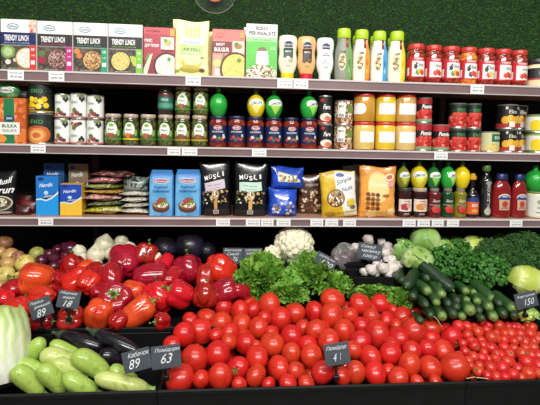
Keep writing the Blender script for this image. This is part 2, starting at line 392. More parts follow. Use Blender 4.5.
def riceb(L, w, h):
    l = -w/2; X = lambda a: l+w*a
    L.rect(l, 0, w/2, h, P('print_crimson', ['#b03444', '#a22a3c'], 30)); L.rect(l, h*.86, w/2, h, '#c9505a'); L.rect(l, 0, w/2, h*.32, '#8d2733')
    L.rect(X(.55), h*.54, X(.97), h*.8, '#f2ead8'); L.ell(X(.78), h*.68, w*.12, h*.07, '#c9b56a'); L.ell(X(.7), h*.73, w*.06, h*.04, '#7d9a4a')
    L.rect(X(.55), h*.5, X(.97), h*.54, '#7d1f2c'); L.rect(X(.84), h*.83, X(.99), h*.98, '#e8a33a')
    L.text('РИС', X(.16), h*.72, w*.24, h*.07, WH, .03); L.text('ДЛЯ ПЛОВУ', X(.27), h*.61, w*.46, h*.075, WH, .03); L.text('ХУТОРОК', X(.3), h*.92, w*.45, h*.04, '#6f1824')
    L.poly([(X(.0), h*.1), (X(.2), h*.42), (X(.3), h*.45), (X(.12), 0), (X(0), 0)], '#cfd8b8'); L.poly([(X(.04), h*.3), (X(.14), h*.46), (X(.18), h*.44), (X(.1), h*.28)], '#6d8a4a')
    L.ell(X(.74), h*.19, w*.42, h*.29, '#4a1c20', n=40); L.ell(X(.75), h*.185, w*.37, h*.25, rice_m, n=40); L.ell(X(.82), h*.33, w*.06, h*.05, '#5c9a3a', wob=.2)
carton(143.2, 175.3, 27.2, S1, 'crimson rice carton with a bowl of white rice on its front', 'carton', riceb, '#8d2733')
def bulg(L, w, h):
    l = -w/2; X = lambda a: l+w*a
    L.rect(l, 0, w/2, h, '#e88f80'); L.rect(l, h*.77, w/2, h, '#e2786e'); L.rect(l, 0, w/2, h*.46, '#e0a090')
    L.text('ХУТОРОК', X(.25), h*.91, w*.3, h*.04, '#b0413c', .02); L.text('ПЛЮС', X(.22), h*.84, w*.22, h*.04, '#b0413c')
    L.rect(l, h*.5, X(.6), h*.75, '#7b2f35'); L.text('МОЯ', X(.24), h*.685, w*.26, h*.06, WH, .03); L.text('BULGUR', X(.29), h*.575, w*.46, h*.09, WH, .03)
    L.rect(X(.63), h*.5, X(.98), h*.76, '#f0dfc4'); L.ell(X(.8), h*.65, w*.13, h*.06, '#a8793f'); L.ell(X(.74), h*.7, w*.07, h*.04, '#5f7a3a')
    L.ell(X(.15), h*.28, w*.13, h*.09, '#c9cf7a'); L.rect(X(.08), h*.02, X(.22), h*.17, '#e9dccb'); L.poly([(X(.28), h*.3), (X(.33), h*.52), (X(.4), h*.45), (X(.38), h*.3)], '#6d8a4a')
    L.ell(X(.72), h*.17, w*.48, h*.36, '#4f2c20', n=40); L.ell(X(.73), h*.165, w*.43, h*.32, P('print_bulgur_close', ['#dcc85e', '#cbb548', '#e6d88a'], 260, .5, 'voronoi'), n=40); L.ell(X(.83), h*.35, w*.07, h*.05, '#5c8a2a', wob=.2); L.rect(X(.86), h*.83, X(.97), h*.95, '#e8a04a')
carton(212.2, 245, 29.3, S1, 'salmon pink bulgur carton with a bowl of yellow grain', 'carton', bulg, '#c86a5e')
def riso(L, w, h):
    l = -w/2; X = lambda a: l+w*a
    L.rect(l, 0, w/2, h, WH); L.rect(l, 0, w/2, h*.76, P('print_lime', ['#4fb63c', '#5cc348'], 20)); L.rect(l, h*.68, w/2, h*.75, '#a8d39a'); L.text('con verdure', X(.5), h*.715, w*.6, h*.03, '#3f8a3a')
    L.text('RISO', X(.5), h*.93, w*.38, h*.07, BK, .03); L.text('PER INSALATE', X(.52), h*.835, w*.86, h*.075, BK, .03)
    L.ell(X(.52), h*.52, w*.15, h*.06, '#8a6a4a'); L.rect(X(.34), h*.3, X(.7), h*.5, '#e9efe6'); L.ell(X(.52), h*.46, w*.14, h*.045, WH)
    L.ell(X(.52), h*.32, w*.23, h*.1, seed_m); L.rect(X(.32), h*.25, X(.72), h*.43, P('print_glass_jar', ['#f2f5f0', '#c9d2c4', '#ffffff'], 80)); L.text('12', X(.87), h*.56, w*.14, h*.05, WH, .02)
    L.ell(X(.5), h*.08, w*.49, h*.17, seed_m, n=30, a0=0, a1=PI); L.rect(l, 0, w/2, h*.09, seed_m)
carton(246, 277.5, 24, S1, 'tall white and green salad rice carton beside the squeeze bottles', 'carton', riso, '#f2f2ee')
carton(243.5, 262, 27.5, S1, 'white and green salad rice carton mostly hidden behind the taller one', 'carton', lambda L, w, h: (L.rect(-w/2, 0, w/2, h, WH), L.rect(-w/2, 0, w/2, h*.74, '#52b840')), '#f2f2ee', Y=YL+.075)
def pouch(L, w, h):
    l = -w/2; X = lambda a: l+w*a
    L.rect(l*.96, h*.01, -l*.96, h*.98, P('print_butter', ['#f3e79a', '#f7efb4', '#efe08a'], 24))
    for i, a in enumerate((.38, .5, .62, .72)): L.poly([(X(a-.03), h*.7), (X(a-.04), h*.86), (X(a), h*(.93-.02*(i % 2))), (X(a+.04), h*.86), (X(a+.03), h*.7)], '#e6d278')
    L.ell(X(.3), h*.62, w*.06, h*.03, '#6f7a4a'); L.ell(X(.55), h*.635, w*.36, h*.05, '#dfe6e4', a0=0, a1=PI); L.rect(X(.2), h*.56, X(.88), h*.63, '#c9d6d4'); L.text('млинець', X(.54), h*.6, w*.5, h*.035, '#8a9a9a')
    L.rect(X(.2), h*.38, X(.88), h*.55, '#b8d27e'); L.text('ARTELL', X(.54), h*.475, w*.52, h*.055, '#4a6a2a', .02); L.text('premium', X(.54), h*.415, w*.4, h*.03, '#e9f0d4')
    L.ell(X(.54), h*.24, w*.3, h*.1, '#d9c45a'); L.ell(X(.56), h*.27, w*.26, h*.075, '#f2e6a8'); L.ell(X(.5), h*.12, w*.3, h*.06, '#bcae4a'); L.ell(X(.82), h*.1, w*.08, h*.035, '#6a5a34'); L.ell(X(.83), h*.33, w*.05, h*.02, '#8a9a5a')
    L.rect(l*.95, h*.06, X(.2), h*.1, '#9bbf4a')
bag(172.5, 209, 21, S1, 'tall pale yellow pouch with a green name panel', 'pouch', M('#f3e79a', .35), pouch, .03, YL+.035, name='food_pouch', seed=4, soft=.0012)
bag(182, 212.5, 32, S1, 'pale yellow pouch hidden behind the tall yellow pouch', 'pouch', M('#f0e294', .35), None, .03, YL+.075, name='food_pouch', seed=5, soft=.001)
# --- squeeze bottles
sqp = smooth([(.62, .13), (.72, .17), (.9, .28), (.97, .4), (.93, .52), (.88, .62), (.95, .74), (.98, .84), (.9, .95), (.7, .99), (.3, 1.0), (.001, 1.0)], 4)
def sq(mid, blob):
    def fn(L, r, h):
        L.rect(-r*.42, h*.72, r*.42, h*.82, '#1c2c5c'); L.ell(0, h*.82, r*.3, h*.035, '#1c2c5c', a0=0, a1=PI); L.text('HELLMANN’S', 0, h*.77, r*.74, h*.035, WH, .02)
        if mid: L.rect(-r*.5, h*.46, r*.5, h*.7, mid); L.text('MAYO', 0, h*.62, r*.6, h*.04, WH)
        else: L.text('LIGHT', 0, h*.62, r*.5, h*.03, '#3a3f5a'); L.rect(-r*.42, h*.56, r*.42, h*.59, '#8a8f9a')
        for i, c in enumerate(blob): L.ell(r*(-.3+.28*i), h*(.43+.03*(i % 2)), r*.24, h*.05, c, wob=.1)
        L.text('250 g', 0, h*.3, r*.45, h*.03, '#4a4a4a')
    return fn
for (a, b, yt, bc, cc, mid, bl, lab) in (
        (278, 297.5, 34.6, '#f2ead0', '#f2cf1c', '#2d4a3c', ('#cfd8b8', '#e8e2c8', '#b9a88a'), 'cream white upside-down squeeze bottle with a yellow cap'),
        (297, 316, 35.8, '#eab679', '#c4202c', '#3a2a26', ('#5c3a26', '#2a1f1c', '#6a4a2c'), 'orange upside-down squeeze bottle with a red cap'),
        (316, 334, 37.2, '#f3f2ee', '#e9ebee', None, ('#c9cfd6', '#b5b9be', '#dfe2e4'), 'white upside-down squeeze bottle with a white cap')):
    bottle(a, b, yt, S1, lab, 'bottle', sqp, M(bc, .3), [('cap', [(.6, 0), (.66, .01), (.68, .13), (.6, .145)], M(cc, .35))], sq(mid, bl), ky=.62, name='squeeze_bottle')
# --- dressing bottles with lime caps
drp = smooth([(.85, 0), (.95, .02), (1, .12), (1, .42), (.95, .58), (.76, .72), (.72, .82), (.7, .84)], 4)
drc = [('cap', [(.74, .815), (.78, .83), (.78, .96), (.7, .995), (.5, 1.0)], M('#b4d82c', .35))]
def dress(left, right, spots):
    def fn(L, r, h):
        L.rect(-r*1.5, h*.01, r*1.5, h*.8, left); L.rect(r*.25, h*.01, r*1.5, h*.8, right); L.poly([(r*.25, h*.5), (r*.55, h*.8), (r*.25, h*.8)], left)
        L.rect(r*.1, h*.63, r*.42, h*.83, '#8a2f24'); L.text('100', r*.26, h*.74, r*.2, h*.05, '#e0b06a'); L.ell(-r*.3, h*.36, r*.42, h*.17, '#e6e2bc'); L.ell(-r*.3, h*.36, r*.36, h*.145, food_m)
        L.text('Caesar', -r*.2, h*.55, r*.7, h*.07, '#4a5a2a', .02, .3, .2)
        for i, c in enumerate(spots): L.ell(r*(.5+.05*i), h*(.2+.16*i), r*.13, h*.05, c)
    return fn
dl = [(335, 352.5, 28.2, '#8a8f80', '#7aa55a', ('#9ac27a', '#5d8a44'), 'grey green salad dressing bottle with lime green cap'),
      (353, 370, 29.4, '#f2eed8', '#e89a34', ('#f0c070', '#d9822a'), 'cream and orange salad dressing bottle with lime green cap'),
      (371, 387.5, 30.8, '#f2f0e0', '#4aa3dc', ('#a8d4ee', '#2f86c4'), 'cream and blue salad dressing bottle with lime green cap'),
      (388, 405.5, 31, '#f4efcb', '#e9d93a', ('#f5ee9a', '#d2bf2a'), 'cream and yellow salad dressing bottle with lime green cap')]
for (a, b, yt, l, r_, sp, lab) in dl:
    bottle(a, b, yt, S1, lab, 'bottle', drp, M(l, .3), drc, dress(l, r_, sp), ky=.72, name='dressing_bottle', Y=YL+.048)
for (a, yt, nm) in ((350.5, 35.2, 'between the grey green and orange ones'), (368, 35.8, 'between the orange and blue ones'), (385.5, 37.4, 'between the blue and yellow ones')):
    bottle(a, a+16, yt, S1, 'lime capped dressing bottle in the back row, '+nm, 'bottle', drp, M('#e9e6cc', .3), drc, None, ky=.72, name='dressing_bottle', Y=YL+.115, group='dressing bottles in the back row')
# --- red jars
redc = P('red_sauce', ['#8c2a1e', '#6e1f18', '#a84a30'], 120, .15, 'voronoi', coat=.6); orac = P('orange_sauce', ['#d97a2e', '#c4611f', '#e59a48'], 120, .15, 'voronoi', coat=.6)
redl = M('#c93a32', .35)
def redjar(blob, sw):
    def fn(L, r, h):
        L.rect(-PI*r, h*.14, PI*r, h*.66, P('print_red', ['#c62f38', '#b82833'], 30)); L.text('ЧУМАК', 0, h*.615, r*1.1, h*.05, WH, .03); L.rect(-r*1.45, h*.2, -r*1.1, h*.4, '#efe9df')
        L.rect(-r*.75, h*.17, r*.85, h*.56, '#efeee6'); L.text('Лечо', r*.2, h*.46, r*.8, h*.09, '#2b3a4a', .02, .3)
        if sw: L.ell(-r*.35, h*.42, r*.2, h*.07, '#1c2430', wob=.15); L.ell(-r*.25, h*.5, r*.1, h*.03, '#2b3a4a')
        for i, c in enumerate(blob): L.ell(r*(-.1+.26*i), h*(.27+.03*(i % 2)), r*.27, h*.07, c, wob=.12)
    return fn
rj = [(407, 424, 43, redc, ('#5d8a3a', '#e8b23a', '#d94a2a'), 1, 'first red lidded jar beside the dressing bottles'), (424.6, 441, 44.4, redc, ('#d9402f', '#e0563a', '#cf3a2a'), 0, 'red lidded jar, second from the dressing bottles'),
      (441.4, 459, 45.4, redc, ('#5d8a3a', '#c9b23a', '#d24a2a'), 1, 'red lidded jar, third from the dressing bottles'), (459.4, 476, 46.4, orac, ('#3a4a5a', '#e05a3a', '#e6503a'), 1, 'red lidded jar with orange sauce among the dark red ones'),
      (476.6, 493.5, 47.4, redc, ('#d94a2a', '#e9c06a', '#e0d08a'), 1, 'red lidded jar just right of the orange sauce jar'), (493.8, 510, 48.2, redc, ('#d8452c', '#dc4a30', '#c93a2a'), 0, 'red lidded jar, second right of the orange sauce jar'),
      (510.2, 526, 49.4, redc, ('#d8452c', '#e0563a', '#cf4030'), 0, 'last red lidded jar, next to the mayonnaise jar')]
for (a, b, yt, ct, bl, sw, lab) in rj: jar(a, b, yt, S1, lab, 'jar', ct, redl, redjar(bl, sw), lidf=.14, neck=.84, sh=.74, lr=.94)
def mayo(L, r, h):
    L.rect(-PI*r, h*.28, PI*r, h*.66, '#1c1c20'); L.rect(-PI*r, h*.24, PI*r, h*.3, '#a83a34'); L.text('MAYO', 0, h*.48, r*.9, h*.14, '#e6ddc8', .02)
jar(526.5, 548, 57.5, S1, 'cream coloured jar with black label at the right end', 'jar', P('mayo_cream', ['#efe0b8', '#e6d3a2'], 30, .2, coat=.6), M('#2c2a2c', .35), mayo, lidf=.2, neck=.86, sh=.7)
# ------------------------------------------------------------------ middle shelf
S = S2
def okara(L, w, h):
    l = -w/2; X = lambda a: l+w*a
    L.rect(l, 0, w/2, h, P('print_orange_fruit', ['#d9783a', '#c85f28', '#e59a5a', '#b94f22'], 60, .4, 'voronoi')); L.rect(X(.25), 0, X(.62), h, '#1f7a4a'); L.rect(X(.1), h*.2, X(.8), h*.47, '#f2efe6')
    L.ell(X(.45), h*.56, w*.18, h*.07, '#1c3f6a'); L.text('ЕКО', X(.45), h*.56, w*.2, h*.05, WH, .02); L.text('BULKA', X(.45), h*.39, w*.52, h*.075, '#2a6a4a', .03); L.text('GALKA', X(.45), h*.29, w*.5, h*.065, '#8a8f7a', .02)
    L.ell(X(.15), h*.1, w*.2, h*.08, '#e9963a'); L.ell(X(.85), h*.1, w*.16, h*.07, '#e07a2c')
ztop = carton(-4, 25.8, 98, S, 'orange and green carton under a green package at the left end', 'carton', okara, '#c9682c', dep=.06)
bottle(-2, 20.5, 80.5, ztop, 'round green package lying on top of the orange carton', 'package', smooth([(.25, 0), (.8, .12), (1, .42), (.92, .72), (.55, .94), (.001, 1)]), P('green_wrap', ['#4f9a52', '#3a7d42', '#8cc28a'], 40, .2, coat=.4), [], lambda L, r, h: (L.ell(0, h*.45, r*.7, h*.16, '#f0f2ea'), L.text('Rosella', 0, h*.46, r*1.1, h*.16, '#2a6a3a', .03)), name='round_package', bname='package_body', ky=.6, Y=YL+.055)
bag(14, 29.5, 86, ztop, 'dark crumpled bag on the carton behind the green package', 'bag', P('dark_film', ['#2b2426', '#1c191b'], 30, .3), None, .04, YL+.075, seed=9)
def eko(top, base, bits, txt=WH):
    def fn(L, r, h):
        L.rect(-PI*r, .005, PI*r, h-.005, '#1b231d'); L.text('ЕКО', 0, h*.72, r*.95, h*.13, '#4f9a5a', .02); L.rect(-r*1.2, h*.715, -r*.62, h*.725, '#3a7a46'); L.rect(r*.62, h*.715, r*1.2, h*.725, '#3a7a46')
        bits(L, r, h)
    return fn
def pine(L, r, h):
    for i, (u, v) in enumerate(((-.55, .3), (-.1, .42), (.35, .38), (.75, .25), (-.75, .2), (.15, .22), (-.3, .22), (.6, .45), (-.45, .45))): L.ell(u*r, v*h, r*.27, h*.1, ('#f2cc1c', '#e6b90f', '#f7dc4a')[i % 3], n=6)
    L.rect(-r*.95, h*.08, -r*.05, h*.19, '#8a2c1c'); L.text('АНАНАС', -r*.5, h*.135, r*.75, h*.06, '#f2e3b0'); L.rect(-PI*r, .005, PI*r, h*.07, '#d9b420')
def peach(L, r, h):
    L.ell(0, h*.3, r*1.1, h*.3, '#a85424'); L.ell(-r*.55, h*.3, r*.45, h*.24, '#c8642e'); L.ell(r*.55, h*.32, r*.45, h*.24, '#c8642e'); L.ell(0, h*.27, r*.75, h*.25, '#e08a3c'); L.ell(0, h*.28, r*.55, h*.17, '#eeb066'); L.ell(0, h*.28, r*.32, h*.09, '#c86a2c')
z1 = can(29, 54.3, 113, S, 'large black can with halved peaches, under the pineapple can', 'can', eko(0, 0, peach)); can(29.6, 53.3, 82.3, z1, 'large black can with yellow pineapple pieces, on the peach can', 'can', eko(0, 0, pine))
def olive(flip, sd):
    q = random.Random(sd)
    def fn(L, r, h):
        L.rect(-PI*r, .005, PI*r, h-.005, '#eeeee8'); V = (lambda v: h*(1-v)) if flip else (lambda v: h*v)
        for k in (-1, 0, 1):
            o = k*r*2.1
            for i in range(3): L.ell(o+r*(.45+.2*i), V(.8-.07*(i % 2)), r*.16, h*.07, '#20242a'); L.ell(o+r*(.3+.22*i), V(.9), r*.2, h*.05, '#6d8a3a', wob=.2)
            L.ell(o-r*.2, V(.33), r*.26, h*.1, '#5e7a34', wob=.15); L.ell(o+r*.1, V(.22), r*.3, h*.08, '#8a3a34', wob=.1); L.ell(o-r*.45, V(.17), r*.22, h*.06, '#b9695a'); L.ell(o+r*.45, V(.17), r*.25, h*.06, '#3a3430')
            L.text('ИБЕРИКА', o-r*.25, V(.65), r*.85, h*.09, '#5d8a6a', .01, .2)
        L.rect(-PI*r, .005, PI*r, h*.1, '#c9847a')
    return fn
cols = [(55, 70.5), (70.5, 86.8), (87, 103.6)]
for i, (a, b) in enumerate(cols):
    z1 = can(a, b, 118.5+.4*i, S, 'white olive can, %s of the bottom three' % ('left', 'middle', 'right')[i], 'can', olive(i == 1, i), group='white olive cans')
    can(a+.3, b+.3, (93.6, 93, 95)[i], z1, 'white olive can stacked on top, %s of three' % ('left', 'middle', 'right')[i], 'can', olive(False, i+4), group='white olive cans')
picm = P('pickled_greens', ['#4f5a28', '#343f1c', '#6a7438', '#40321c'], 130, .15, 'voronoi', coat=.6); lidw = P('patterned_lid', ['#c9b9a4', '#a88a78', '#d9d2c4'], 90, .35)
def veg(acc, pict, dark=False):
    def fn(L, r, h):
        L.rect(-PI*r, h*.2, PI*r, h*.52, '#3c6a2c' if not dark else '#7a5a24'); L.ell(0, h*.5, r*.7, h*.24, '#e6ecd8'); L.ell(0, h*.5, r*.6, h*.2, '#f2f5ea')
        L.text('Верес', 0, h*.5, r*.8, h*.08, '#2f6a34', .03); L.ell(0, h*.64, r*.3, h*.05, '#7db04a', wob=.1); L.ell(-r*.1, h*.32, r*.45, h*.08, pict, wob=.15); L.ell(r*.35, h*.3, r*.3, h*.06, '#7a4a2c', wob=.15)
        L.rect(-PI*r, h*.18, PI*r, h*.23, acc); L.ell(-r*.8, h*.4, r*.22, h*.1, '#8fae5a'); L.ell(r*.8, h*.4, r*.22, h*.1, '#8fae5a')
    return fn
vj = [(105, 122, '#5d8a3a', '#a8543a'), (123, 139, '#d9c22c', '#d9782c'), (140, 156.6, '#4a7a34', '#b0643a'), (157.5, 173.6, '#4a7a34', '#a8543a'), (174.4, 190.4, '#b9943a', '#8a4a2c'), (191.4, 207.6, '#b9a43a', '#9a5a34')]
tops = []
for i, (a, b, ac, pc) in enumerate(vj):
    tops.append(jar(a, b, 113.6+.35*i, S, 'pickle jar with oval white label, %s from the olive cans in the bottom row' % ORD[i+1], 'jar', picm, lidw, veg(ac, pc, i > 3), lidf=.11, neck=.88, sh=.78, group='pickle jars on the middle shelf'))
for i, (a, b, yt) in enumerate(((158, 173.3, 87.3), (175, 191, 86.3), (193, 208.4, 87.3))):
    def teal(L, r, h): L.rect(-PI*r, h*.2, PI*r, h*.66, '#2c6a5a'); L.rect(-PI*r, h*.26, PI*r, h*.42, '#4f9a7a'); L.text('VELES', 0, h*.55, r, h*.08, '#cfe0d4'); L.rect(-PI*r, h*.66, PI*r, h*.76, '#6a3034')
    jar(a, b, yt, tops[3+i], ('dark jar with teal label stacked on a pickle jar', 'pickle jar stacked on top, beside the teal labelled jar', 'pickle jar stacked on top, nearest the green lemon bottle')[i], 'jar', picm if i else P('dark_jar', ['#3a3026', '#2a241e'], 50, .15, coat=.6), lidw if i else M('#4a4440'), teal if i == 0 else veg('#5d8a3a', '#a8643a'), lidf=.1, neck=.85, sh=.76)
barc = P('tomato_sauce', ['#842818', '#6c1f14', '#943822'], 90, .15, coat=.6); navy = M('#1a2144', .35)
def baril(c1):
    def fn(L, r, h):
        L.rect(-PI*r, h*.16, PI*r, h*.7, P('print_navy', ['#1c2750', '#182146'], 30)); L.ell(0, h*.63, r*.5, h*.065, '#e9e4e4'); L.ell(0, h*.63, r*.45, h*.05, '#b8202c'); L.text('Barilla', 0, h*.63, r*.66, h*.045, WH, .02)
        L.text('BOLOGNESE', 0, h*.5, r*1.25, h*.055, '#dfe3ee', .02)
        for i, (u, v) in enumerate(((-.6, .27), (-.35, .33), (-.1, .25), (.2, .29), (.5, .26), (.7, .33))): L.ell(u*r, v*h, r*.2, h*.05, c1[i % len(c1)], wob=.1)
        L.ell(r*.65, h*.38, r*.14, h*.05, '#cfd3cc')
    return fn
bj = [(209, 227, 116), (227.6, 245.4, 116), (246.4, 264, 116.6), (264.8, 282.2, 117.4), (282.8, 299, 117.6), (299.8, 317, 118)]
bt = []
for i, (a, b, yt) in enumerate(bj):
    bt.append(jar(a, b, yt, S, 'tomato sauce jar with navy label, %s from the left' % ORD[i+1], 'jar', barc, navy, baril((('#c9402f', '#e6d8c4', '#7a2c4a', '#4f8a3a'), ('#8a3a5a', '#c94a34', '#3a6a3a'))[i % 2]), lidf=.1, neck=.86, sh=.8, group='navy labelled sauce jars'))
lemp = smooth([(.5, 0), (.62, .02), (.86, .18), (1, .36), (.98, .5), (.84, .64), (.5, .76), (.26, .82), (.22, .88), (.22, .9)], 4)
def lemtag(tri):
    def fn(L, r, h):
        L.poly([(-r*.8, h*.5), (0, h*.08), (r*.8, h*.5)], tri); L.ell(0, h*.5, r*.85, h*.14, '#eef0ea', a0=0, a1=PI); L.rect(-r*.85, h*.42, r*.85, h*.51, '#eef0ea'); L.text('LIMON', 0, h*.49, r*1.2, h*.1, '#2c3a2a', .03, 0, .1)
        L.poly([(-r*.55, h*.38), (0, h*.1), (r*.55, h*.38)], tri)
    return fn
grn = P('green_plastic', ['#2aa83c', '#239a36'], 12, .3, coat=.3); yel = P('yellow_plastic', ['#ead21c', '#e0c414'], 12, .3, coat=.3); olv = P('olive_plastic', ['#8a8f2c', '#7a8024'], 12, .3, coat=.3); dgrn = P('green_plastic_cap', ['#1f7a34', '#1a6a2c'], 12, .35)
lc = [('cap', [(.24, .87), (.26, .88), (.24, .995), (.18, 1)], dgrn)]; lcg = [('cap', [(.24, .87), (.26, .88), (.24, .995), (.18, 1)], grn)]
bottle(209.3, 227.6, 87.6, bt[0], 'plain green lemon juice bottle on the first navy labelled jar', 'bottle', lemp, grn, lcg, None, name='lemon_bottle', Y=YL+.056)
bottle(247, 265, 89, bt[2], 'yellow lemon juice bottle on the navy labelled sauce jars', 'bottle', lemp, yel, lc, lemtag('#f2ee8a'), name='lemon_bottle', Y=YL+.056)
bottle(265.2, 282.6, 89.6, bt[3], 'green lemon juice bottle with label, right beside the yellow one', 'bottle', lemp, grn, lc, lemtag('#a8dc5a'), name='lemon_bottle', Y=YL+.056, rz=.15)
bottle(300, 317.4, 90.4, bt[5], 'green lemon juice bottle with label, beside the black bean cans', 'bottle', lemp, grn, lc, lemtag('#8ee05a'), name='lemon_bottle', Y=YL+.056, rz=.5)
def bean(L, r, h):
    L.rect(-PI*r, .005, PI*r, h-.005, '#17161a'); L.rect(-PI*r, .005, PI*r, h*.14, '#b0302c'); L.text('Faro', r*.1, h*.6, r*1.0, h*.17, WH, .02, .3); L.ell(0, h*.24, r*.85, h*.14, rice_m); L.ell(r*.2, h*.2, r*.5, h*.08, '#d9744a', wob=.1); L.rect(-r*.8, h*.78, -r*.3, h*.9, '#b9302c')
z1 = can(317.6, 332.4, 124, S, 'black bean can with red base, lower of two', 'can', bean); can(317.4, 332, 95.4, z1, 'black bean can with red base, upper of two', 'can', bean)
def spiral(L, r, h):
    L.rect(-PI*r, .005, PI*r, h-.005, P('print_bean_mix', ['#8a5a34', '#c9b08a', '#4f6a2c', '#e6dcc4', '#7a2c24'], 150, .4, 'voronoi')); L.rect(-r*.9, h*.3, -r*.05, h*.9, '#ecece6'); L.text('MIX', -r*.45, h*.75, r*.6, h*.1, '#5d7a3a', .02)
    for i in range(6): L.rect(-r*.75+i*r*.1, h*.33, -r*.7+i*r*.1, h*.45, BK)
    L.rect(-PI*r, .005, PI*r, h*.3, P('print_red_beans', ['#a83a2c', '#d9b9a0', '#7a2c24', '#5d7a34'], 170, .4, 'voronoi')); L.rect(r*.2, h*.5, r*.9, h*.8, '#6d8a3a')
z1 = can(333.8, 352, 125, S, 'beans can with colourful print, lower of two beside the mustard', 'can', spiral); can(334.6, 352.4, 100, z1, 'beans can with colourful print, upper of two beside the mustard', 'can', spiral)
hon = [P('honey_ochre', ['#c9963a', '#b9862e'], 14, .15, coat=.7), P('mustard_yellow', ['#e6c43a', '#dab62c'], 14, .15, coat=.7), P('mustard_tan', ['#d0a45c', '#c4964c'], 14, .15, coat=.7), P('mustard_pale', ['#e0c472', '#d6b860'], 14, .15, coat=.7), P('mustard_cream', ['#dcc07c', '#d2b46a'], 14, .15, coat=.7)]
def plain(u):
    def fn(L, r, h): L.rect(-r*u, h*.27, r*.85, h*.66, WH); L.ell(r*.85, h*.465, r*.12, h*.195, WH)
    return fn
HT = []
nm = ('ochre', 'yellow', 'tan'); n2 = ('cream filled jar, left', 'yellow filled jar, middle', 'beige filled jar, right')
for i, (a, b) in enumerate(((353, 374, ), (374.8, 394.6), (394.8, 414.8))):
    z1 = jar(a, b, 121.8+.2*i, S, n2[i]+' of the three lower white labelled red lidded jars', 'jar', hon[(3, 1, 4)[i]], redl, plain((.1, .9, .9)[i] if i else .6), lidf=.12, neck=.9, sh=.84, lr=.97)
    jar(a+.4, b+.6, 93+.3*i, z1, nm[i]+' filled jar stacked on the white labelled jars', 'jar', hon[i], redl, (lambda L, r, h: (L.ell(-r*.55, h*.46, r*.45, h*.19, WH), L.rect(-r*1.4, h*.27, -r*.5, h*.65, WH))) if i == 0 else plain(.95), lidf=.12, neck=.9, sh=.84, lr=.97)
def tomc(L, r, h):
    L.rect(-PI*r, .005, PI*r, h-.005, '#241a1c'); L.rect(-PI*r, h*.74, PI*r, h-.005, P('print_tin_red', ['#b52a30', '#a0222a'], 40)); L.rect(-PI*r, h*.14, PI*r, h*.46, P('print_red_pepper', ['#b82a22', '#d9564a', '#c23a30', '#e08a7a', '#9a1e1a'], 110, .35, 'voronoi'))
    for i in range(7): L.ell(r*(-.8+.27*i), h*(.44+.04*(i % 2)), r*.22, h*.07, ('#c92f24', '#dc4a34')[i % 2], wob=.12)
    L.rect(-PI*r, .005, PI*r, h*.15, '#7fa07c'); L.text('Pomito', r*.05, h*.64, r*1.35, h*.16, WH, .03, .3)
z1 = can(414, 431, 123, S, 'red topped tomato can, lower one under another', 'can', tomc); can(416, 431.4, 97, z1, 'red topped tomato can stacked above its twins', 'can', tomc); can(432, 448.4, 124.4, S, 'red topped tomato can standing single, right of the stack', 'can', tomc)
def redbits(L, r, h):
    L.rect(-PI*r, .005, PI*r, h*.5, P('print_red_pepper', ['#b82a22', '#d9564a', '#c23a30', '#e08a7a', '#9a1e1a'], 110, .35, 'voronoi'))
    for i in range(10): L.ell(r*(-.8+.4*(i % 5)), h*(.5+.06*((i*3) % 2)), r*.28, h*.07, ('#c93428', '#d9503f')[i % 2], wob=.15)
    L.rect(-PI*r, h*.86, PI*r, h-.005, '#16301e')
ek = eko(0, 0, redbits)
for i, (a, b, yt) in enumerate(((449, 465, 128), (465.6, 479.6, 128.4))):
    z1 = can(a, b, yt, S, 'black can with red peppers, lower %s of four' % ('left', 'right')[i], 'can', ek); can(a+.4, b+.6, yt-25.2, z1, 'black can with red peppers, upper %s of four' % ('left', 'right')[i], 'can', ek)
def corn(L, r, h):
    L.rect(-PI*r, .005, PI*r, h-.005, '#cfd0a0'); L.rect(-r*.3, h*.5, PI*r, h*.88, '#2c6a44'); L.text('BONA', r*.4, h*.7, r*.8, h*.16, '#e6efe0', .02); L.ell(0, h*.22, r*.95, h*.2, grain_m); L.rect(-PI*r, h*.02+.005, PI*r, h*.1, '#d9c23a')
can(479.8, 498, 131.4, S, 'short corn can with green label standing alone', 'can', corn)
def apric(L, r, h):
    L.rect(-PI*r, .005, PI*r, h-.005, '#181615'); L.text('Eko', 0, h*.7, r*.8, h*.16, '#d9d2c0', .02)
    L.ell(r*.6, h*.85, r*.12, h*.06, '#cfd3cc'); L.ell(-r*.6, h*.85, r*.12, h*.06, '#cfd3cc')
    for i, u in enumerate((-.7, -.25, .25, .7)): L.ell(u*r, h*(.36+.05*(i % 2)), r*.36, h*.16, ('#e8a82c', '#f0bc44')[i % 2])
    L.rect(-PI*r, .005, PI*r, h*.22, '#a8302c'); L.rect(-r*.35, h*.08, r*.2, h*.3, '#e9e4d8')
z1 = can(498, 516, 129, S, 'black apricot can in front, lower of two', 'can', apric); can(497.4, 516.6, 104, z1, 'black apricot can in front, upper of two', 'can', apric)
z1 = can(512, 527, 129.4, S, 'black apricot can set back at right, lower of two', 'can', apric, Y=YL+.125); can(511, 526, 105, z1, 'black apricot can set back at right, upper of two', 'can', apric, Y=YL+.125)
def bond(L, r, h):
    L.rect(-PI*r, .005, PI*r, h-.005, '#efeee2'); L.rect(-PI*r, .005, PI*r, h*.14, '#5d9a3a'); L.rect(-PI*r, h*.86, PI*r, h-.005, '#8ab04a'); L.ell(-r*.7, h*.4, r*.5, h*.3, '#f0d21c'); L.rect(-r*.2, h*.58, r*1.2, h*.72, '#c42c3a'); L.text('Bonduelle', r*.4, h*.65, r*1.0, h*.08, WH, .02); L.ell(r*.3, h*.32, r*.4, h*.1, '#e6e0b0'); L.text('GOLD', r*.4, h*.35, r*.6, h*.1, '#3a7a3a')
z1 = can(527, 547, 132.6, S, 'white and yellow sweetcorn can at right end, lower of two', 'can', bond); can(526.6, 546.6, 114, z1, 'white and yellow sweetcorn can at right end, upper of two', 'can', bond)
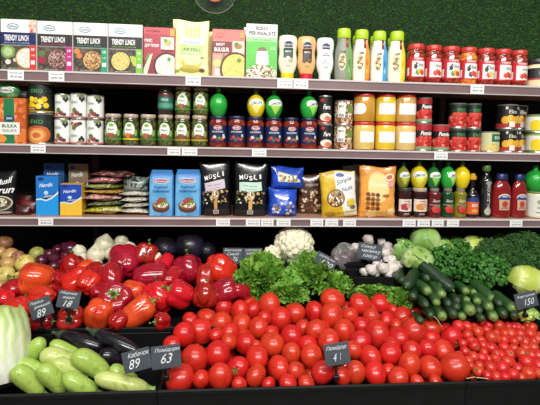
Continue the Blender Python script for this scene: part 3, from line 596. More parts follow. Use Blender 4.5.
# ------------------------------------------------------------------ lower shelf
S = S3
def blackbag(L, w, h):
    L.text('Muslі', w*.12, h*.78, w*.6, h*.14, WH, .02, .3, .15); L.text('Crun', w*.1, h*.58, w*.75, h*.16, WH, .02, .3); L.ell(w*.05, h*.28, w*.4, h*.17, '#d9c9b0'); L.ell(w*.05, h*.28, w*.36, h*.15, dark_m); L.ell(w*.05, h*.3, w*.24, h*.1, seed_m); L.ell(w*.1, h*.06, w*.3, h*.03, '#c9c4bc')
blk = P('black_film', ['#101114', '#18191c'], 20, .22, coat=.4, bump=.4, bscale=22)
bag(-14, 14.5, 170.5, S, 'black cereal bag with white script at the left end', 'bag', blk, blackbag, .06, seed=11)
for i, (a, b, yt, c) in enumerate(((13, 31, 196, '#5a1a1c'), (18, 37, 201, '#7a2424'), (14, 30, 205, '#4a1618'))):
    bag(a, b, yt, S, 'dark red packet slumped beside the black bag, %s' % ('the tallest', 'the right one', 'the front one')[i], 'bag', P('dark_red_film%d' % i, [c, '#2c1012'], 30, .3), None, .03, YL+.12-.035*i, name='food_packet', seed=20+i)
def blue(main, low, pic=None):
    def fn(L, w, h):
        l = -w/2; X = lambda a: l+w*a
        L.rect(l, 0, w/2, h, low); L.poly([(X(0), h*.42), (X(.2), h*.44), (X(.45), h*.4), (X(.7), h*.47), (X(.85), h*.55), (X(1), h*.6), (X(1), h), (X(0), h)], main)
        L.poly([(X(0), h*.42), (X(.2), h*.44), (X(.45), h*.4), (X(.7), h*.47), (X(1), h*.62), (X(1), h*.56), (X(.7), h*.42), (X(.45), h*.36), (X(.2), h*.4), (X(0), h*.38)], '#d9ecf5')
        L.ell(X(.22), h*.93, w*.14, h*.045, '#1c2c7a'); L.text('Nordic', X(.45), h*.78, w*.62, h*.1, '#e6f2fa', .02, .3, .1); L.ell(X(.45), h*.58, w*.1, h*.05, '#bfe0f2'); L.text('choco', X(.6), h*.5, w*.5, h*.07, '#e6f2fa', .01, .3, .12)
        if pic: L.ell(X(.5), h*.35, w*.35, h*.14, pic)
    return fn
carton(43.5, 64.2, 163.2, S, 'blue carton standing behind the bright blue carton', 'carton', blue('#2a5a9a', '#3a6aa8'), '#24508a', Y=YL+.13, dep=.04)
carton(68.3, 88.3, 163.6, S, 'brown carton standing behind the yellow and blue carton', 'carton', blue('#8a7454', '#8a7454', bean_m), '#6a5a44', Y=YL+.13, dep=.04)
carton(35.8, 58.6, 176, S, 'bright blue carton with pale blue wave, in front', 'carton', blue('#1c7acc', '#1f9be6'), '#1a6ab8', Y=YL+.04, dep=.05)
carton(59.8, 82, 184, S, 'yellow carton with a deep blue wavy top', 'carton', blue('#1c4ab0', '#f0c23a'), '#d9ac34', Y=YL+.04, dep=.05)
def packet(x0, x1, y0, y1, zb, label, c, c2, Y, rz=0, name='seasoning_packet', grp=None, sd=1, flatness=1.0):
    xc, w = span(x0, x1, y0, Y); h = (y1-y0)/FPX*Y; dp = .13
    t = thing(name, label, 'packet', (xc, Y+dp/2, zb), grp, (0, R.uniform(-.05, .05), rz)); n = 14; vs = []; fs = []; q = random.Random(sd); p1, p2 = q.uniform(0, 6), q.uniform(0, 6)
    for sg in (-1, 1):
        for j in range(n+1):
            for i in range(n+1):
                u = i/n*2-1; v = j/n*2-1; e = max(.05, (1-abs(u)**3)*(1-abs(v)**3))
                vs.append((u*w/2, v*dp/2, h/2+sg*e*h/2*1.15+.003*math.sin(u*4+p1+v*3)*e))
    K = (n+1)**2
    for j in range(n):
        for i in range(n): a = j*(n+1)+i; fs.append((a, a+n+1, a+n+2, a+1)); a += K; fs.append((a, a+1, a+n+2, a+n+1))
        for a, b in ((j*(n+1), (j+1)*(n+1)), (j*(n+1)+n, (j+1)*(n+1)+n)): fs.append((a, b, b+K, a+K))
        a = j; fs.append((a, a+1, a+1+K, a+K)); a = n*(n+1)+j; fs.append((a, a+1, a+1+K, a+K))
    MB().add(vs, fs).build('packet_body', P('packet_'+c[1:]+c2[1:], [c, c2, '#2c2420', c, '#e6dcc8', c2], 22, .28, dist=2.5, coat=.3, bump=.5, bscale=30, pos=[.3, .42, .5, .54, .62, .7]), t, angle=60)
    return zb+h
z = S+.0005
for i, (a, b, ha, c, c2, nm) in enumerate(((84, 123, 8.5, '#9aa52c', '#e6d22c', 'yellow green'), (86, 121, 4.5, '#3a5a2c', '#6a8a4a', 'dark green'), (82, 120, 7, '#c9405a', '#e6b9a8', 'pink'), (85, 122, 4.5, '#e08a3a', '#e6c23a', 'orange'), (84, 119, 5.5, '#7a9a3a', '#a8b95a', 'light green'), (86, 122, 6.5, '#b9305a', '#e68aa0', 'magenta'), (90, 130, 5, '#5a2a2c', '#8a3a34', 'dark red'))):
    z = packet(a, b, 200-ha, 200, z+.0004, nm+' seasoning packet, '+('at the bottom of', 'second lowest in', 'third lowest in', 'in the middle of', 'third from top in', 'second from top in', 'topmost of')[i]+' the stack', c, c2, YL+.04, R.uniform(-.3, .3), sd=i)
z = S+.0005
for i, ha in enumerate((6.5, 5, 6, 5.5)):
    z = packet(119+R.uniform(-1, 2), 149+R.uniform(-2, 1), 200-ha, 200, z+.0004, 'white packet lying in the low pile, '+('lowest', 'second from bottom', 'second from top', 'topmost white')[i]+' one', '#e9e6da', '#cfcabb', YL+.045, R.uniform(-.1, .1), 'white_packet', sd=30+i)
bag(122, 148, 176, z, 'crumpled clear and black bag on top of the white packets', 'bag', P('clear_dark_film', ['#2c332c', '#8a948a', '#1c211c', '#3a463a'], 30, .15, coat=.5, dist=2), None, .06, YL+.085, seed=41, soft=.008, name='crumpled_bag')
def flour(L, w, h):
    l = -w/2; X = lambda a: l+w*a
    L.rect(l*.97, 0.002, -l*.97, h*.86, P('print_sky', ['#5299cc', '#72b4dc', '#4288c0'], 14, .25, bump=.5, bscale=20, coat=.3)); L.ell(0, h*.8, w*.36, h*.055, '#e9e6ee'); L.ell(0, h*.8, w*.33, h*.042, '#a8344a'); L.text('Schulstad', 0, h*.8, w*.55, h*.04, WH, .02)
    L.text('Rugbrød', 0, h*.66, w*.6, h*.07, '#24508a', .02, .3); L.text('Fuldkornsmel', 0, h*.57, w*.72, h*.06, '#1c3f6a', .02, .2)
    L.ell(0, h*.2, w*.37, h*.12, '#5a3424'); L.ell(0, h*.25, w*.37, h*.1, '#7a4a30'); L.ell(0, h*.265, w*.31, h*.075, seed_m); L.ell(w*.05, h*.37, w*.2, h*.06, '#8a5a3a', wob=.1); L.ell(-w*.08, h*.34, w*.12, h*.05, '#b0483a', wob=.1); L.ell(w*.18, h*.33, w*.08, h*.04, '#6d8a3a', wob=.1)
for i, (a, b, yt, lab) in enumerate(((148.6, 173.6, 170, 'blue bread mix bag with a bowl picture, left of the pair'), (174.4, 201, 169.6, 'blue bread mix bag with a bowl picture, touching the black muesli bag'))):
    xc, w_ = span(a, b, 190, YL+.03); z0 = S+.0006; h_ = at((a+b)/2, yt, YL+.05).z-z0; dp = .055
    t = thing('flour_bag', lab, 'bag', (xc, YL+.03+dp/2, z0), 'blue bread mix bags')
    mb = MB(); n = 14; prof = [(1, 0), (1.0, .03), (1.02, .3), (1.0, .6), (.98, .82), (.97, .88), (.9, .95), (.86, 1.0)]
    vs = []; fs = []; seg = 40
    for (k, zz) in prof:
        kd = k if zz < .85 else max(.15, 1-(zz-.82)*5)
        for s_ in range(seg):
            a_ = 2*PI*s_/seg; ca, sa = math.cos(a_), math.sin(a_); u = math.copysign(abs(ca)**.22, ca); v = math.copysign(abs(sa)**.22, sa)
            vs.append((u*w_/2*.97*k+.0008*math.sin(zz*23+s_), v*dp/2*kd+.0006*math.sin(zz*31+s_*.7), zz*h_))
    for j in range(len(prof)-1):
        for s_ in range(seg): s2 = (s_+1) % seg; fs.append((j*seg+s_, j*seg+s2, (j+1)*seg+s2, (j+1)*seg+s_))
    fs.append(tuple(range(seg-1, -1, -1))); fs.append(tuple((len(prof)-1)*seg+k for k in range(seg)))
    mb.add(vs, fs).build('bag_body', P('blue_paper', ['#4f8fcf', '#3a78ba'], 14, .3, coat=.3, bump=.5, bscale=20), t, angle=50)
    L = Lab(flat(dp/2+.0014), 9); flour(L, w_*.92, h_*.96); L.done('printed_front', t)
def musli(panel, scoop):
    def fn(L, w, h):
        for i, ch in enumerate('MÜSLI'): L.text(ch, w*(-.3+.145*i), h*(.71+.015*math.sin(i*2.2)+.01*i), w*(.05 if ch == 'I' else .11), h*.085, WH, .02, 0, (.15, -.1, .1, -.15, .1)[i])
        L.poly([(-w*.34, h*.44), (-w*.36, h*.62), (w*.32, h*.66), (w*.35, h*.5)], panel); L.text('без цукру', -w*.02, h*.57, w*.45, h*.035, '#6a6a72', .01, 0, .05); L.text('crunchy', 0, h*.51, w*.35, h*.03, '#7a7a82', 0, 0, .05)
        q = random.Random(5)
        for i in range(46):
            L.ell(q.uniform(-.42, .42)*w, h*q.uniform(.24, .47), w*.035, h*.018, ('#c9a86a', '#8a6a3a', '#e6dcc4', '#5a6a3a', '#3a2c20')[i % 5], n=8)
        L.poly([(-w*.05, h*.14), (-w*.06, h*.3), (w*.06, h*.3), (w*.05, h*.14)], scoop); L.ell(0, h*.4, w*.12, h*.09, scoop); L.ell(0, h*.41, w*.09, h*.06, seed_m); L.rect(-w*.09, h*.05, w*.09, h*.13, '#cfcac4'); L.text('350', 0, h*.09, w*.12, h*.04, '#3a3a3a')
    return fn
bag(201.6, 232, 161, S, 'black muesli bag with lilac grey panel and wooden scoop', 'bag', blk, musli('#cfc0cc', '#c99a5a'), .06, seed=13, soft=.006, group='black muesli bags', tilt=-.05)
bag(233.2, 267.3, 162.5, S, 'black muesli bag with mint green panel and wooden scoop', 'bag', blk, musli('#bfe0cc', '#d9b06a'), .065, seed=16, soft=.006, group='black muesli bags', Y=YL+.055, tilt=.02)
blf = P('blue_film', ['#1c3fa8', '#2450c4', '#16348a'], 18, .22, coat=.4, bump=.9, bscale=24)
def bluebag(L, w, h):
    L.scatter(-w*.35, h*.1, w*.38, h*.5, 26, w*.06, ['#8a9ad0', '#c9b99a', '#5a6ab0', '#8a6a4a', '#dfe3ee'])
bag(268.4, 297.5, 187, S, 'deep blue nut mix bag, lower of two', 'bag', blf, bluebag, .07, seed=21, soft=.008)
t = bag(271, 304, 167, at(270, 187.5, YL+.06).z, 'deep blue nut mix bag slumped on top of another', 'bag', blf, lambda L, w, h: (L.poly([(-w*.3, h*.3), (-w*.3, h*.75), (w*.2, h*.62), (w*.38, h*.42), (w*.4, h*.3)], '#d9d2b8'), L.scatter(-w*.25, h*.35, w*.28, h*.6, 22, w*.05, ['#8a6a3a', '#e9e2cf', '#3a3020', '#c9a45a', '#6d7a3a'])),   .06, YL+.055, seed=22, soft=.009)
brf = P('brown_film', ['#5a3a2c', '#4a2e22', '#6a4634'], 24, .22, coat=.4, bump=.4, bscale=22)
bag(298, 323, 174, S, 'brown nut bag with pale nuts, behind the yellow bag', 'bag', brf, lambda L, w, h: (L.text('горіхи', w*.05, h*.74, w*.55, h*.08, '#d9c9b4', .01, .3), L.scatter(-w*.4, h*.08, w*.42, h*.6, 44, w*.06, ['#8a5a3a', '#d9c09a', '#b08a5a', '#6a3c28', '#e6d8bc'])), .05, YL+.12, seed=24)
bag(343, 361, 165, S, 'grey bag standing between the yellow and orange bags', 'bag', P('grey_film', ['#8a8580', '#a09a94'], 20, .3), None, .035, YL+.14, seed=25)
def yb(L, w, h):
    L.rect(-w*.47, h*.01, w*.47, h*.98, P('print_gold', ['#d9b22c', '#c9a020', '#e6c84a'], 14, .25, bump=.6, bscale=20)); L.poly([(-w*.02, h*.98), (w*.47, h*.98), (w*.47, h*.03), (w*.1, h*.03), (w*.02, h*.3), (-w*.02, h*.6)], '#edeae4')
    L.rect(-w*.1, h*.6, w*.46, h*.98, '#edeae4'); L.text('Simple', w*.15, h*.78, w*.46, h*.13, '#5a6a8a', .02, .3, .35); L.text('Nuts', w*.22, h*.62, w*.34, h*.1, '#7a86a0', .02, .3, .35); L.ell(w*.05, h*.9, w*.12, h*.04, '#3a5a9a')
    L.ell(-w*.12, h*.42, w*.25, h*.19, '#7a4a2c'); L.ell(-w*.12, h*.42, w*.22, h*.165, seed_m); L.scatter(-w*.28, h*.3, w*.05, h*.54, 18, w*.05, ['#8a4a34', '#c9905a', '#e6d2a8', '#5a3424'])
    L.ell(w*.3, h*.32, w*.12, h*.09, '#e0c43a', wob=.15); L.ell(w*.34, h*.22, w*.08, h*.04, '#6a6a3a'); L.ell(-w*.3, h*.1, w*.14, h*.05, '#b08a2a')
bag(323, 359.5, 171, S, 'yellow and white muesli bag leaning left of the orange bag', 'bag', P('yellow_film', ['#dcb832', '#cfa928'], 14, .25, coat=.3), yb, .06, YL+.05, seed=27, tilt=-.08)
def ob(L, w, h):
    L.rect(-w*.47, h*.01, w*.47, h*.98, P('print_orange_glow', ['#e08a30', '#eaa850', '#d47a22'], 10, .22, bump=.7, bscale=20, coat=.3)); L.ell(0, h*.6, w*.3, h*.3, '#f5d890'); L.text('Cookies', w*.0, h*.66, w*.5, h*.1, '#f7ead0', .02, .3); 
    for i in range(3):
        for j in range(4): L.ell(w*(-.3+.13*i), h*(.18+.09*j), w*.06, h*.04, ('#7a4420', '#95592c', '#5f3418')[(i+j) % 3], wob=.15)
    L.ell(w*.3, h*.8, w*.13, h*.07, '#f5e6d2'); L.ell(w*.3, h*.8, w*.09, h*.045, '#c96a4a'); L.ell(w*.36, h*.66, w*.1, h*.06, '#e8a0a0'); L.ell(w*.2, h*.44, w*.1, h*.03, '#a8642c', wob=.2)
    L.ell(-w*.2, h*.07, w*.16, h*.07, '#e6c47a', wob=.1); L.ell(w*.1, h*.08, w*.2, h*.06, '#d9a85a', wob=.1); L.ell(w*.34, h*.12, w*.12, h*.07, '#f0d08a', wob=.1)
bag(360, 397, 166.5, S, 'orange cookie bag with pale yellow glow in the middle', 'bag', P('orange_film', ['#e8963c', '#dc842c'], 14, .25, coat=.3), ob, .055, YL+.05, seed=29)
def jam(c1):
    def fn(L, r, h): L.rect(-r*1.1, h*.2, r*1.1, h*.62, '#e9dccb'); L.ell(-r*.2, h*.36, r*.6, h*.12, c1, wob=.1); L.ell(r*.3, h*.42, r*.35, h*.1, '#d9a48a'); L.text('JAM', 0, h*.55, r*.8, h*.06, '#7a2c24', .02); L.text('350', 0, h*.12, r*.7, h*.05, '#d9cfc4')
    return fn
j1 = jar(396.8, 411, 187.5, S, 'dark jam jar with cream label, beside the orange bag', 'jar', P('jam_dark', ['#3a1614', '#2a1010'], 40, .12, coat=.7), M('#3a3430'), jam('#a83a4a'), lidf=.12, neck=.88, sh=.8)
j2 = jar(411.6, 426.4, 187.6, S, 'dark jam jar with peach label, second from the orange bag', 'jar', P('jam_dark', [], 0), M('#b9a894'), jam('#d98a3a'), lidf=.12, neck=.88, sh=.8)
def juice(L, r, h): L.ell(0, h*.3, r*.85, h*.17, '#2a1416'); L.ell(0, h*.29, r*.72, h*.13, '#c9342c', wob=.06); L.text('Sauce', 0, h*.58, r*1.1, h*.1, '#e6d8cc', .02, .3); L.ell(r*.3, h*.38, r*.3, h*.05, '#4f8a3a', wob=.1); L.rect(-r*1.0, h*.43, r*1.0, h*.44, '#e6d8cc')
smallp = smooth([(.8, 0), (.95, .02), (1, .1), (.98, .3), (.86, .5), (.95, .72), (.9, .84), (.6, .9), (.58, .93)], 3)
sc = lambda m: [('cap', [(.62, .9), (.64, .91), (.62, .995), (.5, 1)], m)]
j3 = bottle(427, 440.6, 188, S, 'dark red sauce bottle under the green lemon bottle', 'bottle', smallp, P('glass_red', ['#6a1c20', '#5a161a'], 20, .12, coat=.7), sc(M('#8a8078')), juice, name='sauce_bottle')
j4 = bottle(440.8, 453.4, 188, S, 'dark green sauce bottle in the row under lemon bottles', 'bottle', smallp, P('glass_green', ['#174a28', '#123c20'], 20, .12, coat=.7), sc(M('#8a8078')), juice, name='sauce_bottle')
j5 = bottle(453.6, 466, 188, S, 'olive yellow sauce bottle under the plain yellow lemon bottle', 'bottle', smallp, P('glass_olive', ['#8a8220', '#776f18'], 20, .12, coat=.7), sc(M('#8a8078')), juice, name='sauce_bottle')
bottle(396.5, 409.5, 162.4, j1, 'olive lemon juice bottle with tag, on the jam jar', 'bottle', lemp, olv, lc, lemtag('#c2c84a'), name='lemon_bottle', Y=YL+.056)
bottle(410.6, 427, 161.2, j2, 'yellow lemon juice bottle with white tag, on the jam jars', 'bottle', lemp, yel, lc, lemtag('#e9ee6a'), name='lemon_bottle', Y=YL+.056, rz=-.3)
bottle(426.4, 440, 162.4, j3, 'dark green lemon juice bottle with tag, left of the brighter one', 'bottle', lemp, P('green_plastic_dark', ['#237a38', '#1d6a30'], 12, .3, coat=.3), lc, lemtag('#8ed05a'), name='lemon_bottle', Y=YL+.056)
bottle(440.4, 455, 161.6, j4, 'bright green lemon juice bottle with tag turned right', 'bottle', lemp, grn, lc, lemtag('#a8e07a'), name='lemon_bottle', Y=YL+.056, rz=.45)
bottle(454.4, 469.4, 161.6, j5, 'plain yellow lemon juice bottle without tag', 'bottle', lemp, yel, lc, None, name='lemon_bottle', Y=YL+.056)
soyp = smooth([(.85, 0), (.97, .02), (1, .1), (1, .42), (.9, .52), (.5, .62), (.34, .7), (.32, .86), (.36, .87)], 3)
bottle(466.2, 478.6, 173.4, S, 'slim dark sauce bottle with orange label and yellow cap', 'bottle', soyp, P('glass_dark', ['#1c1414', '#161010'], 20, .1, coat=.7), [('cap', [(.5, .86), (.54, .87), (.54, .94), (.36, .955), (.34, 1)], M('#e0a82c', .35))], lambda L, r, h: (L.rect(-PI*r, h*.08, PI*r, h*.42, '#d9602c'), L.ell(0, h*.42, r*.9, h*.05, '#24407a'), L.rect(-PI*r, h*.36, PI*r, h*.43, '#24407a'), L.text('SOY', 0, h*.28, r, h*.07, WH, .02), L.ell(0, h*.16, r*.5, h*.04, '#f0a24a')), name='sauce_bottle')
balp = smooth([(.9, 0), (1, .02), (1, .6), (.92, .72), (.5, .82), (.42, .9), (.44, .905)], 3)
bottle(480.4, 491.4, 165, S, 'tall black balsamic bottle with green neck band', 'bottle', balp, P('glass_black', ['#121414', '#181a1a'], 20, .1, coat=.7), [('cap', [(.62, .885), (.7, .9), (.7, .985), (.6, 1)], M('#5a7a3a', .35))], lambda L, r, h: (L.rect(-r*.7, h*.02, r*.7, h*.7, '#1c211e'), L.ell(0, h*.12, r*.6, h*.07, '#b9b9a8'), L.text('BALSAMICO', 0, h*.4, h*.45, r*.5, '#d9d9cf', .02, 0, PI/2), L.ell(0, h*.66, r*.5, h*.04, '#8a948a')), name='balsamic_bottle')
ketp = smooth([(.8, 0), (.92, .02), (.98, .1), (.98, .36), (.92, .55), (.84, .68), (.66, .78), (.45, .85), (.42, .88)], 4)
def ketl(L, r, h):
    L.poly([(-r*.5, h*.18), (-r*.55, h*.45), (r*.55, h*.45), (r*.5, h*.18)], '#c9a88a'); L.ell(0, h*.45, r*.62, h*.1, '#e6e0d4', a0=0, a1=PI); L.ell(0, h*.45, r*.52, h*.075, '#24407a', a0=0, a1=PI); L.rect(-r*.6, h*.42, r*.6, h*.46, '#24407a'); L.text('HEINZ', 0, h*.49, r*.6, h*.035, WH, .02); L.ell(0, h*.32, r*.28, h*.07, '#b9402c'); L.text('KETCHUP', 0, h*.23, r*.7, h*.03, '#7a2420', .02)
ketm = P('ketchup_red', ['#8c1c1c', '#7a1618'], 14, .15, coat=.6); bc = [('cap', [(.5, .86), (.56, .87), (.56, .97), (.48, 1)], M('#1c2a5c', .35))]
bottle(491.2, 511.4, 173.6, S, 'ketchup bottle with blue cap, left of two', 'bottle', ketp, ketm, bc, ketl, ky=.66, name='ketchup_bottle'); bottle(510.6, 527.4, 174.2, S, 'ketchup bottle with blue cap, right of two', 'bottle', ketp, ketm, bc, ketl, ky=.66, name='ketchup_bottle')
z1 = jar(526.4, 547, 191, S, 'white labelled jar under the green lemon bottle at right end', 'jar', P('mayo_cream', [], 0), M('#6a8a5a'), lambda L, r, h: (L.rect(-PI*r, h*.08, PI*r, h*.84, '#e6e6da'), L.text('GURMAN', -r*.1, h*.4, r*1.0, h*.09, '#3a4a3a', .02), L.ell(-r*.3, h*.62, r*.35, h*.1, '#a8b08a'), L.rect(-r*.7, h*.2, r*.5, h*.24, '#8a9a6a')), lidf=.08, neck=.92, sh=.86)
bottle(525.6, 544, 165.6, z1, 'plain green lemon bottle on the white labelled jar', 'bottle', lemp, grn, lcg, None, name='lemon_bottle', Y=YL+.056)
# ------------------------------------------------------------------ price tags
tagm = M('#f4f4f1', .3)
def ptag(x0, x1, zt, dz, txt, label):
    y = 150; xc, w = span(x0, x1, y, YL); zr = RZ[zt]; dz = zt-.003-zr
    t = thing('price_tag', label, 'price tag', (xc, YL-.0022, zr+dz/2), 'white price tags on the shelf rails', (0, 0, 0))
    MB().box(-w/2, -.0006, -dz/2, w/2, .0006, dz/2).build('tag_card', tagm, t, smooth=False)
    L = Lab(lambda u, v, o: (u, -.0006-o, v), 9); L.text('бакалія', 0, dz*.22, w*.75, dz*.16, '#8a8f96'); L.text(txt, w*.03, -dz*.2, w*.72, dz*.26, '#5a5f68', .02); L.done('print', t)
TG = [(S1, 'top', [(9, 25, 'under the navy banded carton'), (49.5, 65, 'under the magenta strip carton'), (185, 200, 'under the yellow pouch'), (276, 291, 'under the yellow capped squeeze bottle'), (292, 306.5, 'under the red capped squeeze bottle'), (467.5, 481, 'under the orange sauce jar')]),
      (S2, 'middle', [(31, 46, 'under the peach can'), (167.6, 180.6, 'under the pickle jars, left of two'), (182, 197.4, 'under the pickle jars, right of two'), (252, 266.4, 'under the navy labelled sauce jars'), (434.2, 447.6, 'under the red topped tomato cans')]),
      (S3, 'lower', [(38, 53, 'under the bright blue carton'), (217, 231, 'under the lilac panel muesli bag'), (247, 261.4, 'under the mint panel muesli bag, left of two'), (262.2, 275, 'under the mint panel muesli bag, right of two'), (278, 292, 'under the deep blue bag'), (312, 325, 'under the brown nut bag'), (327, 340, 'under the yellow bag, left of two'), (345, 358, 'under the yellow bag, right of two'), (405, 418, 'under the dark jam jars'), (420, 432.4, 'under the peach labelled jam jar'), (434.4, 446.4, 'under the dark green sauce bottle'), (449.6, 461.8, 'under the olive yellow sauce bottle'), (513, 525.6, 'under the right ketchup bottle')])]
for zt, nm_, l_ in TG:
    for a, b, d_ in l_: ptag(a, b, zt, .0285, '%d.%d0 грн' % (R.randint(24, 98), R.randint(1, 9)), 'white price tag on the %s rail, %s' % (nm_, d_))
# ------------------------------------------------------------------ produce stand
HP = [(405, 1.02), (390, 1.07), (330, 1.27), (300, 1.40), (270, 1.55), (245, 1.665), (225, 1.77), (215, 1.82)]
def heapY(py): return float(np.interp(-py, [-a for a, _ in HP], [b for _, b in HP]))
def on(px, py, dy=0):
    """point of the heaped produce seen at px, py (the heap rises from the front trays to the back)"""
    e = py+(px-270)*((py-232)*.108/540)             # undo the run of the tray edges
    return at(px, py, heapY(e)+dy)
def zs(Y):
    py = float(np.interp(Y, [b for _, b in HP], [a for a, _ in HP])); return at(270, py, Y).z
crate_m = P('crate_plastic', ['#0b0c0d', '#111213'], 25, .5, spec=.2); stand_m = P('stand_black', ['#101112', '#161718'], 10, .55, spec=.3)
LIP = at(270, 387.6, 1.05).z; MID = at(85, 328.5, 1.30).z
MIR = at(500, 318.6, 1.325).z
def crate(label, xa, xb, Ya, Yb, ztop, drop, back):
    t = thing('produce_crate', label, 'crate', ((xa+xb)/2, (Ya+Yb)/2, ztop-drop)); xa -= t.location.x; xb -= t.location.x; Ya -= t.location.y; Yb -= t.location.y
    k = .006
    MB().box(xa, Ya, 0, xb, Ya+k, drop, b=.0015).build('front_wall', crate_m, t, smooth=False)
    MB().box(xa, Ya-.004, drop-.012, xb, Ya-.0002, drop-.0005, b=.001).build('front_rim', crate_m, t, smooth=False)
    MB().box(xa, Yb-k, 0, xb, Yb, back-t.location.z, b=.0015).build('back_wall', crate_m, t, smooth=False)
    z2 = back-t.location.z
    for nm_, x in (('side_wall', xa), ('side_wall', xb-k)):
        MB().add([(x, Ya+k, 0), (x+k, Ya+k, 0), (x+k, Yb-k, 0), (x, Yb-k, 0), (x, Ya+k, drop-.035), (x+k, Ya+k, drop-.035), (x+k, Yb-k, z2-.06), (x, Yb-k, z2-.06)], [(0,3,2,1),(4,5,6,7),(0,1,5,4),(1,2,6,5),(2,3,7,6),(3,0,4,7)]).build(nm_, crate_m, t, smooth=False)
    za, zb_ = drop-.11, z2-.11
    MB().add([(xa+k, Ya+k, za), (xb-k, Ya+k, za), (xb-k, Yb-k, zb_), (xa+k, Yb-k, zb_), (xa+k, Ya+k, za-.004), (xb-k, Ya+k, za-.004), (xb-k, Yb-k, zb_-.004), (xa+k, Yb-k, zb_-.004)], [(0,1,2,3),(7,6,5,4),(0,4,5,1),(1,5,6,2),(2,6,7,3),(3,7,4,0)]).build('bottom', crate_m, t, smooth=False)
    return t
XL = at(-40, 390, 1.05).x; XA = at(157, 390, 1.05).x; XBb = at(466, 383, 1.05).x; XR = at(590, 380, 1.05).x
crate('black front crate holding zucchini, aubergines and a napa cabbage', XL, XA, 1.05, 1.296, LIP, .22, MID-.012)
crate('black front crate holding the big red tomatoes', XA+.001, XBb, 1.05, 1.296, LIP, .22, zs(1.296)-.08)

crate('black front crate holding the cherry tomatoes', XBb+.001, XR, 1.05, 1.32, LIP, .22, MIR-.012)
MXA = at(238, 300, 1.3).x; MXB = at(408, 320, 1.3).x; MXL = at(-40, 320, 1.3).x; MXR = at(600, 320, 1.3).x
crate('black middle crate holding the red peppers', MXL, MXA, 1.30, 1.60, MID, .26, zs(1.6)-.03)
crate('black shallow crate under the rearmost big tomatoes', MXA+.001, MXB, 1.30, 1.425, zs(1.3)-.08, .16, zs(1.425)-.06)
crate('black middle crate holding curly lettuce behind the tomatoes', MXA+.001, MXB, 1.43, 1.60, zs(1.43)-.05, .2, zs(1.6)-.04)
crate('black middle crate holding cucumbers and parsley', MXB+.001, MXR, 1.325, 1.60, MIR, .25, zs(1.6)-.03)
ZB = zs(1.62)-.03
xs_ = [at(-50, 260, 1.62).x, at(75, 260, 1.62).x, at(165, 260, 1.62).x, at(240, 260, 1.62).x, at(400, 260, 1.62).x, at(610, 260, 1.62).x]
for i, l_ in enumerate(('yellow apples and red onions', 'white onions', 'dark red cabbages', 'cauliflower and garlic', 'green cabbages and dill')):
    crate('black rear crate holding '+l_, xs_[i]+.001, xs_[i+1], 1.604, 1.93, ZB, .26, ZB-.05)
st = thing('produce_stand', 'black stepped stand carrying the produce crates', 'stand', (0, 1.5, 0))
for nm_, ya, yb_, z_ in (('front_step', 1.03, 1.298, LIP-.2205), ('middle_step', 1.2985, 1.602, min(MID-.26, MIR-.26, zs(1.3)-.24, zs(1.43)-.25)-.001), ('rear_step', 1.6025, 1.948, ZB-.2605)):
    o = MB().box(XL-.3, ya-1.5, 0.001, XR+.3, yb_-1.5, z_, b=.003).build(nm_, stand_m, st, smooth=False)
f_ = MB().box(-2.5, -1.5, -.05, 3, YB+.3, 0).build('floor', P('floor_tile', ['#b9b2a6', '#a8a196'], 4, .4), smooth=False); tag(f_, kind='structure')
# ------------------------------------------------------------------ produce meshes
def surf(fn, nu=28, nv=18, mi=0, mb=None):
    """closed surface from fn(a, t): a around, t 0 bottom .. 1 top"""
    mb = mb or MB(); vs = []; fs = []
    for j in range(nv+1):
        for i in range(nu): vs.append(fn(2*PI*i/nu, j/nv))
    for j in range(nv):
        for i in range(nu): i2 = (i+1) % nu; fs.append((j*nu+i, j*nu+i2, (j+1)*nu+i2, (j+1)*nu+i))
    return mb.add(vs, fs, mi)
def tom_fn(lob, amp, flatk, seed):
    q = random.Random(seed); p = q.uniform(0, 6); e = q.uniform(.95, 1.05)
    def fn(a, t):
        th = -PI/2+PI*t; r = math.cos(th); z = math.sin(th)
        g = 1+amp*math.cos(lob*a+p)*max(0, z)**1.2+.02*math.cos(2*a+p*2)
        d = .16*math.exp(-(r/.22)**2) if z > 0 else .03*math.exp(-(r/.12)**2)
        zz = z*flatk; zz += -d if z > 0 else d
        return (r*g*e*math.cos(a), r*g/e*math.sin(a), zz)
    return fn
def tomato_mat(name, c1, c2, c3, rand=.12, scar=.07):
    m = P(name, [c1, c2, c3], 1.6, .3, coat=.08, rand=rand, detail=2)
    nt = m.node_tree; N = nt.nodes; b = N['Principled BSDF']; src = b.inputs['Base Color'].links[0].from_socket
    tc = N.new('ShaderNodeTexCoord'); sp = N.new('ShaderNodeSeparateXYZ'); nt.links.new(tc.outputs['Object'], sp.inputs[0])
    cb = N.new('ShaderNodeCombineXYZ'); nt.links.new(sp.outputs[0], cb.inputs[0]); nt.links.new(sp.outputs[1], cb.inputs[1])
    ln_ = N.new('ShaderNodeVectorMath'); ln_.operation = 'LENGTH'; nt.links.new(cb.outputs[0], ln_.inputs[0])
    mr = N.new('ShaderNodeMapRange'); mr.inputs[1].default_value = scar*.5; mr.inputs[2].default_value = scar; mr.inputs[3].default_value = 1; mr.inputs[4].default_value = 0; nt.links.new(ln_.outputs['Value'], mr.inputs[0])
    mx = N.new('ShaderNodeMix'); mx.data_type = 'RGBA'; mx.inputs[7].default_value = lin('#6a3a1c'); nt.links.new(mr.outputs[0], mx.inputs[0]); nt.links.new(src, mx.inputs[6]); nt.links.new(mx.outputs[2], b.inputs['Base Color'])
    b.inputs['Subsurface Weight'].default_value = .08; b.inputs['Subsurface Radius'].default_value = (.4, .08, .04)
    return m
tomm = tomato_mat('tomato_skin', '#c2241a', '#c82c1c', '#b81e17', .07); chm = tomato_mat('cherry_skin', '#c2281e', '#cc3426', '#b82018', .09, .1)
